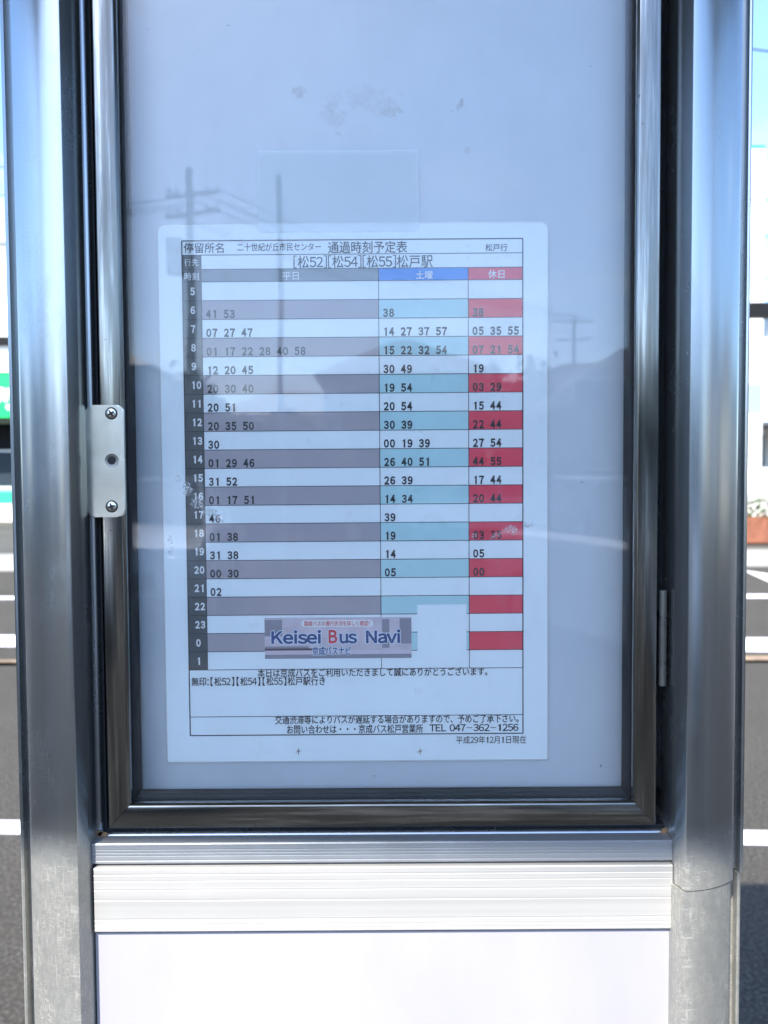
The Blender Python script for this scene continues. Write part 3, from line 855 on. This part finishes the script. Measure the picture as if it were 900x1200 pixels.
# left: shop with the green sign
def windows(parent, specs, y, mat_frame, depth=.06):
    for (x0, x1, z0, z1) in specs:
        f = bmesh.new(); t = .05
        for d in ((x0, x1, z0, z0 + t), (x0, x1, z1 - t, z1), (x0, x0 + t, z0 + t, z1 - t), (x1 - t, x1, z0 + t, z1 - t), ((x0 + x1) / 2 - t / 2, (x0 + x1) / 2 + t / 2, z0 + t, z1 - t)):
            box(f, d[0], d[1], y - depth, y + .02, d[2], d[3])
        fo = build('window', f, mat_frame, parent)
        bx('pane', (x0 + t, x1 - t, y - depth * .4, y + .015, z0 + t, z1 - t), M['window'], fo)
YS = 30.0
def zz(py, Y=YS, px=8): return at(px, py, Y).z
shop = thing('shop_building', 'pale shop beyond the road with a green sign board on its front', 'shop')
sx0, sx1 = -19.0, -6.5
bx('wall', (sx0, sx1, YS, YS + 9, 0, zz(285)), M['white_wall'], shop)
bx('parapet', (sx0 - .15, sx1 + .15, YS - .15, YS + 9.1, zz(285), zz(285) + .25), M['grey_panel'], shop)
bx('wall_band', (sx0, sx1, YS - .5, YS - .003, zz(407), zz(397)), M['dark_panel'], shop)
bx('fascia', (sx0, sx1, YS - .35, YS - .003, zz(430), zz(407) - .003), M['grey_panel'], shop)
bx('canopy', (sx0, sx1, YS - 1.6, YS - .003, zz(442.5), zz(434)), M['white_wall'], shop)
sg = bx('sign_board', (sx0 + .4, sx1 - .3, YS - 1.55, YS - 1.35, zz(493), zz(443)), M['green_sign'], shop)
bx('sign_trim', (sx0 + .35, sx1 - .25, YS - 1.56, YS - 1.3, zz(496), zz(493) - .003), M['dark_panel'], sg)
# the white brush lettering of which only the last strokes show
def stroke(pts, r):
    bm = bmesh.new()
    for (a, b) in zip(pts, pts[1:]): 
        pa, pb = at(a[0], a[1], YS - 1.56), at(b[0], b[1], YS - 1.56)
        d = (pb - pa); n = Vector((-d.z, 0, d.x)).normalized() * r
        bm.faces.new([bm.verts.new(v) for v in (pa - n, pb - n, pb + n, pa + n)])
    for a in pts:
        pa = at(a[0], a[1], YS - 1.562)
        bm.faces.new([bm.verts.new((pa.x + r * math.cos(k * math.pi / 6), pa.y - .002, pa.z + r * math.sin(k * math.pi / 6))) for k in range(12)])
    return bm
for pts, r in (([(-6, 457), (3, 458), (1, 463), (-4, 470)], .10), ([(10.5, 457), (9, 463), (6.5, 468.5)], .07), ([(10, 477), (14, 478)], .09),
               ([(-30, 455), (-14, 455), (-20, 470)], .12), ([(-60, 455), (-46, 460)], .12), ([(-54, 452), (-56, 484)], .12)):
    build('lettering', stroke(pts, r), M['white_sign'], sg, smooth=False, recalc=False)
bx('shopfront_recess', (sx0 + .5, sx1 - .5, YS - .12, YS - .004, zz(527), zz(497)), M['dark_panel'], shop)
windows(shop, [(sx0 + 1 + i * 2.6, sx0 + 3.3 + i * 2.6, zz(572), zz(527) - .02) for i in range(4)], YS - .003, M['white_sign'])
windows(shop, [(-17.5, -16, 7.3, 8.6), (-12.9, -11.6, 7.3, 8.6)], YS - .003, M['grey_panel'])
bx('green_band', (sx0 + .2, sx1 - .2, YS - .5, YS - .13, zz(590), zz(575)), M['green_stripe'], shop)
bx('plinth', (sx0 + .2, sx1 - .2, YS - .52, YS - .11, 0, zz(590) - .003), M['cream_wall'], shop)

# right: flat-roofed store with deep white fascia, flower planter in front, tall white pylon sign
YQ = 21.0
def zq(py, Y=YQ): return at(890, py, Y).z
store = thing('store_building', 'flat roofed store across the road with a deep white fascia', 'store')
qx0_, qx1_ = 5.2, 20.0
bx('wall', (qx0_ + .3, qx1_ - .3, YQ + 2.2, YQ + 10, 0, zq(396) - .1), M['white_wall'], store)
bx('fascia', (qx0_, qx1_, YQ, YQ + 10.3, zq(494), zq(396)), M['white_wall'], store)
bx('soffit', (qx0_ + .05, qx1_ - .05, YQ + .05, YQ + 2.15, zq(494) - .06, zq(494) - .003), M['grey_panel'], store)
bx('low_wall', (qx0_ + .3, qx1_ - .3, YQ + .2, YQ + .5, 0, zq(548)), M['white_wall'], store)
windows(store, [(6 + i * 2.4, 8.2 + i * 2.4, .5, 2.6) for i in range(5)], YQ + 2.197, M['grey_panel'])
for i in range(4): bx('column', (6 + i * 4.0, 6.22 + i * 4.0, YQ + .15, YQ + .37, zq(548) + .002, zq(494) - .065), M['grey_panel'], store)
q = at(881.5, 529.5, YQ + .1)
bm = bmesh.new(); bmesh.ops.create_icosphere(bm, subdivisions=2, radius=.11, matrix=Matrix.Translation((q.x, q.y + 1.2, q.z)) @ Matrix.Diagonal((1.3, .8, .9, 1)))
cyl(bm, (q.x, q.y + 1.2, q.z), (q.x, q.y + 1.2, zq(494) - .06), .02)
build('hanging_lamp', bm, M['dark_panel'], store)
q = at(883.5, 563.5, YQ + .19)
nb = bx('notice_board', (q.x - .35, q.x + .14, YQ + .12, YQ + .19, zq(577), zq(556)), M['leaf'], store)
bx('notice_panel', (q.x - .26, q.x + .02, YQ + .10, YQ + .117, zq(565), zq(560)), M['white_sign'], nb)
bx('beam', (4.2, 22, 17.0, 17.35, at(890, 370, 17).z, at(890, 354, 17).z), M['dark_panel'], store)
for xx in (4.4, 12.0, 21.5): bx('beam_post', (xx, xx + .2, 17.05, 17.3, 0, at(890, 370, 17).z - .002), M['dark_panel'], store)
for xx in (5.5, 13.5, 19.5): bx('tie_beam', (xx, xx + .18, 17.36, YQ - .003, at(890, 370, 17).z, at(890, 358, 17).z), M['dark_panel'], store)
# planter
pl = thing('flower_planter', 'terracotta planter full of pale flowers in front of the white store', 'planter', (0, 0, 0))
yp = 17.9
px_0, px_1 = 6.3, 14.5
bm = bmesh.new(); zt = at(890, 606, yp).z
prism(bm, [(yp, .03), (yp + .8, .03), (yp + .86, zt), (yp - .06, zt)], 'x', px_0, px_1)
build('trough', bm, M['terracotta'], pl)
bx('trough_shadow_strip', (px_0 + .1, px_1 - .1, yp + .05, yp + .7, .0, at(890, 629, yp).z - .31), M['dark_panel'], pl)  # dark strip standing in for the shadow under the trough
def leaves(n, fn, size, seed):
    r = random.Random(seed); bm = bmesh.new()
    for _ in range(n):
        c = Vector(fn(r)); s = size * r.uniform(.6, 1.4)
        u = Vector((r.gauss(0, 1), r.gauss(0, 1), r.gauss(0, 1))).normalized(); v = u.orthogonal().normalized()
        w_ = u.cross(v)
        bm.faces.new([bm.verts.new(c + a) for a in (-v * s, w_ * s * .5, v * s, -w_ * s * .5)])
    return bm
def trough_pt(r):
    h = (r.random() ** 1.4) * .55
    return (r.uniform(px_0, px_1), yp + .4 + r.gauss(0, .22), zt - .02 + h)
stuff(build('foliage', leaves(5000, trough_pt, .055, 3), M['leaf'], pl, smooth=False, recalc=False))
stuff(build('blossom', leaves(4200, lambda r: (lambda p: (p[0], p[1] - .12, p[2] + .06))(trough_pt(r)), .05, 4), M['flower_white'], pl, smooth=False, recalc=False))
stuff(build('yellow_blossom', leaves(350, lambda r: (lambda p: (p[0], p[1] - .2, p[2] + .05))(trough_pt(r)), .05, 5), M['flower_yellow'], pl, smooth=False, recalc=False))
# pylon sign
YY = 18.6
pyl = thing('pylon_sign', 'tall narrow white pylon sign with a cyan cap beside the store', 'sign')
pxa, pxb = at(846, 300, YY).x, at(895.5, 300, YY).x
bx('sign_face', (pxa, pxb, YY, YY + .35, .4, at(890, 174.5, YY).z), M['white_sign'], pyl, .01)
bx('cap', (pxa + .0, pxb, YY, YY + .35, at(890, 174.5, YY).z + .002, at(890, 170, YY).z), M['cyan_sign'], pyl)
bx('sign_foot', (pxa + .1, pxb - .1, YY + .05, YY + .3, 0, .398), M['grey_panel'], pyl)

# houses between and beyond
def house(name, label, x0, x1, y0, y1, h, rise, wall, roof, wins, face=-1, over=.5, group=None):
    t = thing(name, label, 'house', ((x0 + x1) / 2, (y0 + y1) / 2, 0), 0, group)
    hx_, hy_ = (x1 - x0) / 2, (y1 - y0) / 2
    bx('wall', (-hx_, hx_, -hy_, hy_, 0, h), wall, t)
    bm = bmesh.new(); ox, oy = hx_ + over, hy_ + over
    b = [bm.verts.new(v) for v in ((-ox, -oy, h + .002), (ox, -oy, h + .002), (ox, oy, h + .002), (-ox, oy, h + .002))]
    b2 = [bm.verts.new((v.co.x, v.co.y, h + .15)) for v in b]
    rl = max(.3, ox - oy * .9)
    r0, r1 = bm.verts.new((-rl, 0, h + rise)), bm.verts.new((rl, 0, h + rise))
    bm.faces.new(b)
    for i in range(4): bm.faces.new((b[i], b[(i + 1) % 4], b2[(i + 1) % 4], b2[i]))
    bm.faces.new((b2[0], b2[1], r1, r0)); bm.faces.new((b2[1], b2[2], r1)); bm.faces.new((b2[2], b2[3], r0, r1)); bm.faces.new((b2[3], b2[0], r0))
    build('roof', bm, roof, t, smooth=False)
    yy = face * hy_
    for (a, c, z0, z1) in wins:
        xa, xb = a * hx_, c * hx_
        f = bmesh.new(); t_ = .06; ya, yb = sorted((yy + face * .07, yy - face * .02))
        for d in ((xa, xb, z0, z0 + t_), (xa, xb, z1 - t_, z1), (xa, xa + t_, z0 + t_, z1 - t_), (xb - t_, xb, z0 + t_, z1 - t_)):
            box(f, d[0], d[1], ya, yb, d[2], d[3])
        fo = build('window', f, M['white_sign'], t)
        ya, yb = sorted((yy + face * .03, yy - face * .015))
        bx('pane', (xa + t_, xb - t_, ya, yb, z0 + t_, z1 - t_), M['window'], fo)
    return t
W4 = [(-.8, -.4, 1, 2.2), (-.1, .3, 1, 2.2), (.5, .85, 1, 2.2), (-.8, -.4, 3.8, 5), (-.1, .3, 3.8, 5), (.5, .85, 3.8, 5)]
house('house', 'cream two storey house straight behind the stand across the road', -4.5, 3.4, 26, 34, 5.8, 2.2, M['cream_wall'], M['roof_brown'], W4)
house('house', 'small grey house with brown roof beyond the right end of the store', 21.5, 30, 24, 32, 5.6, 2.0, M['grey_panel'], M['roof_brown'], W4)
house('house', 'white house with dark roof beyond the left end of the shop', -32, -22, 27, 35, 5.8, 2.1, M['white_wall'], M['roof_dark'], W4)
house('house', 'low grey house peeping over the store roof', 17.6, 23.6, 38, 44, 9.0, 1.6, M['grey_panel'], M['roof_dark'], W4)

# ------------------------------------------------------------------ utility poles and wires
def tube(bm, pts, r, seg=6):
    prev = None
    for i, p in enumerate(pts):
        p = Vector(p); d = (Vector(pts[min(i + 1, len(pts) - 1)]) - Vector(pts[max(i - 1, 0)])).normalized()
        s = d.cross(Vector((0, 0, 1)))
        s = s.normalized() if s.length > 1e-4 else Vector((1, 0, 0))
        u = s.cross(d)
        cur = [bm.verts.new(p + (s * math.cos(2 * math.pi * k / seg) + u * math.sin(2 * math.pi * k / seg)) * r) for k in range(seg)]
        if prev:
            for k in range(seg): bm.faces.new((prev[k], prev[(k + 1) % seg], cur[(k + 1) % seg], cur[k]))
        prev = cur
    return bm
def utility_pole(label, x, y, h, arms, transformer=False, rz=0, r=.16, name='utility_pole'):
    t = thing(name, label, 'utility pole', (x, y, 0), rz)
    build('pole', cyl(bmesh.new(), (0, 0, -.1), (0, 0, h), r, r * .6, 14), M['pole'], t)
    for (z, w_) in arms:
        ca = bx('crossarm', (-w_, w_, -.16 - r * .3, -.06 - r * .3, z - .05, z + .05), M['pole_metal'], t)
        for u in (-.92, -.55, .55, .92):
            build('insulator', cyl(bmesh.new(), (u * w_, -.11 - r * .3, z + .05), (u * w_, -.11 - r * .3, z + .24), .05, .03, 10), M['white_sign'], ca)
    if transformer:
        build('transformer', cyl(bmesh.new(), (-r - .36, 0, h - 3.2), (-r - .36, 0, h - 2.1), .3, .3, 16), M['grey_panel'], t)
    return t
def wires(p, q, offs, label, sag=.35, r=.012):
    t = thing('power_lines', label, 'power line', p)
    p, q = Vector(p), Vector(q)
    for o in offs:
        bm = bmesh.new(); o = Vector(o); pts = []
        for i in range(25):
            u = i / 24; v = p.lerp(q, u) + o - p
            v.z -= sag * 4 * u * (1 - u); pts.append(v)
        tube(bm, pts, r)
        build('wire', bm, M['wire'], t)
# across the road (seen in the two strips of sky)
YW = 15.2
utility_pole('concrete utility pole on the far pavement left of the shop', -27, YW, 11.6, [(11.2, .8), (10.3, .8)], True)
utility_pole('concrete utility pole on the far pavement right of the store', 27, YW, 11.6, [(11.2, .8), (10.3, .8)], True)
def span(label, L, Rr, y, r=.014, group=None):
    """wire through picture row L at the left edge and row Rr at the right edge"""
    a, b = at(8, L, y), at(892, Rr, y)
    s = (b.z - a.z) / (b.x - a.x)
    za, zb = a.z + s * (-27 - a.x), a.z + s * (27 - a.x)
    wires((-27, y, za), (27, y, zb), [(0, 0, .12)], label, .16, r)
span('highest power line crossing the sky beyond the stand', -60, 57, YW, .016)
span('upper of the two cables left of the white pylon sign', 194, 232, YW - .1)
span('cable crossing the sky just below the pylon cap', 227, 275, YW + .1)
wires((27, YW + .15, at(892, 307, YW).z), (9.5, 20.9, at(892, 316, 20).z), [(0, 0, 0), (0, 0, -.35)], 'pair of service cables running to the store roof', .12, .014)

# ------------------------------------------------------------------ behind the camera: what the glass mirrors
def tree(label, x, y, h, cr, seed, leaf=True, group=None, n=2600, name='broadleaf_tree'):
    t = thing(name, label, 'tree', (x, y, 0), 0, group)
    r = random.Random(seed); bm = bmesh.new()
    pts = [(0, 0, -.1), (r.uniform(-.1, .1), 0, h * .25), (r.uniform(-.2, .2), r.uniform(-.2, .2), h * .5), (r.uniform(-.3, .3), 0, h * .8)]
    for i in range(3): cyl(bm, pts[i], pts[i + 1], h * .028 * (1 - i * .25), h * .028 * (1 - (i + 1) * .25), 8)
    ends = []
    for k in range(14):
        z = r.uniform(.3, .75) * h; a = r.uniform(0, 6.28); l = cr * r.uniform(.6, 1)
        e = (l * math.cos(a), l * math.sin(a), z + l * r.uniform(.3, .9)); ends.append(e)
        cyl(bm, (0, 0, z), e, h * .009, h * .002, 5)
        for q_ in range(3):
            u = r.uniform(.4, .9); b = tuple(u * v for v in e[:2]) + (z + (e[2] - z) * u,)
            cyl(bm, b, (b[0] + r.gauss(0, .3) * cr, b[1] + r.gauss(0, .3) * cr, b[2] + r.uniform(.1, .5) * cr), h * .004, h * .0012, 4)
    build('trunk', bm, M['bark'], t)
    if leaf:
        def fn(rr):
            e = ends[rr.randrange(len(ends))]
            return (e[0] * rr.uniform(.5, 1.1) + rr.gauss(0, .2) * cr, e[1] * rr.uniform(.5, 1.1) + rr.gauss(0, .2) * cr, e[2] + rr.gauss(0, .18) * cr)
        build('crown', leaves(n, fn, cr * .09, seed), M['leaf_dark'], t, smooth=False, recalc=False)
    return t
m = mir(222, 197, 26); utility_pole('concrete utility pole with a transformer behind the car park', m.x, m.y, m.z, [(m.z - .75, .95), (m.z - 1.35, .95)], True, .35, .17)
m2 = mir(672, 372, 52); utility_pole('distant utility pole behind the dark hedge', m2.x, m2.y, m2.z, [(m2.z - .2, 1.2), (m2.z - 1.4, 1.0)], False, 0, .17)
wires((m.x, m.y, m.z - .6), (m2.x, m2.y, m2.z), [(-.8, 0, 0), (0, 0, 0), (.8, 0, 0), (0, 0, -1.0)], 'power lines between the two poles behind the car park', .6, .02)
wires((m.x, m.y, m.z - .6), (m.x - 24, m.y - 2, m.z - .2), [(0, -.8, 0), (0, 0, -.5), (0, .8, -.9)], 'power lines leaving the transformer pole', .5, .02)
q = mir(327, 207, 13)
t = thing('lamp_post', 'slim grey steel post at the edge of the car park', 'lamp post', (q.x, q.y, 0))
build('pole', cyl(bmesh.new(), (0, 0, -.05), (0, 0, q.z), .045, .04, 14), M['pole_metal'], t)
# hip-roofed house, gabled hall, hedge
q = mir(478, 385, 42)
h1 = house('house', 'house with a dark hipped roof mirrored in the glass', q.x - 4.2, q.x + 4.0, q.y - 8, q.y, q.z - 2.4, 2.4, M['grey_panel'], M['roof_dark'], W4, face=1)
q = mir(770, 385, 30)
h2 = house('house', 'tall dark house on the right of the car park', q.x - 4.0, q.x + 6, q.y - 9, q.y, q.z - 3.0, 3.0, M['dark_panel'], M['roof_dark'], W4, face=1)
q = mir(120, 470, 30)
h3 = house('house', 'low pale house on the left of the car park', q.x - 6, q.x + 2.5, q.y - 8, q.y, 3.0, 1.6, M['grey_panel'], M['roof_brown'], [(-.8, -.4, 1, 2.2), (-.1, .3, 1, 2.2)], face=1)
def hedge_pt(r):
    x = r.uniform(-13, 16)
    top = 3.6 + .8 * math.sin(x * .7) + .5 * math.sin(x * 2.1 + 1)
    return (x, -24.5 + r.gauss(0, .6), r.random() ** .7 * top + r.gauss(0, .1))
hd = thing('hedge', 'tall dark hedge along the back of the car park', 'hedge')
stuff(build('foliage', leaves(16000, hedge_pt, .22, 11), M['leaf_dark'], hd, smooth=False, recalc=False))
bm = bmesh.new()
for i in range(30): cyl(bm, (-13 + i, -24.6, -.1), (-13 + i + rng.uniform(-.3, .3), -24.6, 2.9), .09, .03, 6)
stuff(build('stem', bm, M['bark'], hd))
q = mir(620, 400, 34); tree('small tree in front of the tall dark house', q.x, q.y, q.z * .92, 1.8, 24, True, None, 1500)
HS = [(-34, -6, 6.0, 'grey'), (-38, -18, 8.0, 'cream'), (-30, -32, 6.2, 'white'), (-17, -44, 8.4, 'grey'), (33, -4, 6.4, 'cream'), (37, -17, 8.2, 'grey'),
      (30, -46, 9.0, 'white'), (-36, 6, 5.6, 'white'), (44, 6, 6.2, 'grey'), (44, -32, 8.6, 'cream'), (-48, -34, 8.0, 'grey'), (13, -52, 8.0, 'cream'), (-6, -58, 7.0, 'white')]
WH = ['beside the pavement on the left', 'second from the pavement on the left', 'behind the low pale house', 'behind the transformer pole', 'beside the pavement on the right',
      'second from the pavement on the right', 'behind the tall dark house', 'on the near left road corner', 'on the near right road corner', 'far off behind the right car park corner',
      'far off behind the left car park corner', 'far behind the hipped house, to its right', 'far behind the hipped house, to its left']
for (hx0, hy0, hh, cc), wh in zip(HS, WH):
    house('house', cc + ' tiled house ' + wh, hx0 - 5.5, hx0 + 5.5, hy0 - 4.5, hy0 + 4.5, hh - 1.6, 2.2,
          {'grey': M['grey_panel'], 'cream': M['cream_wall'], 'white': M['white_wall']}[cc], M['roof_dark'] if cc != 'cream' else M['roof_brown'], W4, face=1)

def car(label, x, y, rz, paint_m, kind=0):
    t = thing('parked_car', label, 'car', (x, y, -0.004), rz)
    L_, Wd = 4.2, 1.7
    prof = [(-2.08, .42), (-2.12, .62), (-2.02, .86), (-1.75, .93), (-.98, 1.02), (0.9, 1.02), (1.72, 1.0), (2.0, .92), (2.08, .62), (2.04, .36)]
    def section(side_in, pts): return pts
    # body: outline with wheel arches, extruded in slices so the flanks curve in
    und = []
    for cxw in (1.28, -1.28):
        und.append((cxw + .38, .26))
        for i in range(7):
            a = R(180 * i / 6); und.append((cxw + .36 * math.cos(a), .30 + .36 * math.sin(a)))
        und.append((cxw - .38, .26))
    out = prof + und
    bm = bmesh.new(); slices = []
    for (yy, sh, dz) in ((-.85, .97, .0), (-.80, .995, .0), (-.55, 1.0, .01), (0, 1.015, .03), (.55, 1.0, .01), (.80, .995, .0), (.85, .97, .0)):
        slices.append([bm.verts.new((x_ * sh, yy * (Wd / 1.7), z_ + (dz if z_ > .85 else 0) - (.05 if abs(yy) > .82 and z_ > .85 else 0))) for x_, z_ in out])
    n_ = len(out)
    for a, b in zip(slices, slices[1:]):
        for i in range(n_): bm.faces.new((a[i], a[(i + 1) % n_], b[(i + 1) % n_], b[i]))
    bm.faces.new(slices[0][::-1]); bm.faces.new(slices[-1])
    body = build('body', bm, paint_m, t)
    # cabin
    base = [(-1.15, 1.0), (1.55 if kind == 0 else 1.85, .98)]
    bm = bmesh.new()
    lo = [bm.verts.new(v) for v in ((-1.15, -.76, .99), (1.75, -.76, .97), (1.75, .76, .97), (-1.15, .76, .99))]
    hi = [bm.verts.new(v) for v in ((-.35, -.60, 1.46), (1.15, -.60, 1.47), (1.15, .60, 1.47), (-.35, .60, 1.46))]
    for i in range(4): bm.faces.new((lo[i], lo[(i + 1) % 4], hi[(i + 1) % 4], hi[i]))
    bm.faces.new(hi)
    bmesh.ops.bevel(bm, geom=bm.edges[:], offset=.05, segments=2, affect='EDGES')
    build('glasshouse', bm, M['window'], t)
    bm = bmesh.new(); box(bm, -.36, 1.16, -.60, .60, 1.455, 1.50, .02)
    build('roof', bm, paint_m, t)
    bm = bmesh.new()
    for s in (-1, 1):
        for (x0_, x1_) in ((-1.13, -.36), (.42, .40), (1.72, 1.14)):
            cyl(bm, (x0_, s * .765, 1.0), (x1_, s * .61, 1.47), .035, .03, 6)
    build('pillar', bm, paint_m, t)
    for xw in (-1.28, 1.28):
        for s in (-1, 1):
            w_ = build('wheel', cyl(bmesh.new(), (xw, s * .66, .30), (xw, s * .84, .30), .30, .30, 22), M['tyre'], t)
            build('rim', cyl(bmesh.new(), (xw, s * .835, .30), (xw, s * .852, .30), .19, .17, 14), M['rim'], w_)
    for s in (-1, 1):
        bx('headlight', (-2.11, -1.96, s * .62 - .17, s * .62 + .17, .66, .80), M['lamp_clear'], t, .03)
        bx('tail_light', (1.93, 2.09, s * .66 - .12, s * .66 + .12, .66, .88), M['lamp_red'], t, .03)
        bx('mirror', (-.95, -.80, s * .92 - .09, s * .92 + .09, .98, 1.10), paint_m, t, .03)
    bx('grille', (-2.135, -2.10, -.40, .40, .50, .66), M['dark_panel'], t, .01)
    return t
q = mir(205, 600, 9.5); car('white parked car at the left of the car park', q.x - .3, q.y, R(-96), M['car_white'])
q = mir(700, 600, 6.6); car('silver parked car at the right of the car park', q.x + .75, q.y, R(-108), M['car_silver'])
q = mir(330, 590, 19); car('dark blue parked car in front of the hedge', q.x + .5, q.y, R(5), M['car_dark'])
q = mir(560, 590, 21); car('white parked car in front of the hedge', q.x, q.y, R(-4), M['car_white'])

# unseen flat canopy, added and placed to shade the upper part of the stand
sh = thing('shade_canopy', 'unseen flat canopy added above the stand to shade it', 'shade canopy', (0, 0, .12), R(-2.4))
ZR = 2.62
hd_ = sun_dir
need = ZR - (Z(1012, .45) - 0.0)
edge = .43 - need * math.cos(R(SUN_AZ)) / math.tan(R(SUN_EL))
bx('roof', (-1.75, 1.9, edge, .66, ZR - .12, ZR - .06), M['grey_panel'], sh, .008)
bx('gutter', (-1.77, 1.92, .662, .72, ZR - .16, ZR - .05), M['pole_metal'], sh, .008)
for xx in (-1.62, 1.72):
    build('column', cyl(bmesh.new(), (xx, edge + .16, .001), (xx, edge + .16, ZR - .182), .04, .04, 16), M['pole_metal'], sh)
    bx('rafter', (xx - .03, xx + .03, edge + .05, .65, ZR - .18, ZR - .122), M['pole_metal'], sh)

# kinds that repeat share a group
for kind, grp in (('house', 'houses round the street and car park'), ('car', 'cars parked behind the bus stop'), ('utility pole', 'concrete utility poles'), ('power line', 'power lines over the street')):
    for o in C.objects:
        if o.get('category') == kind: o['group'] = grp
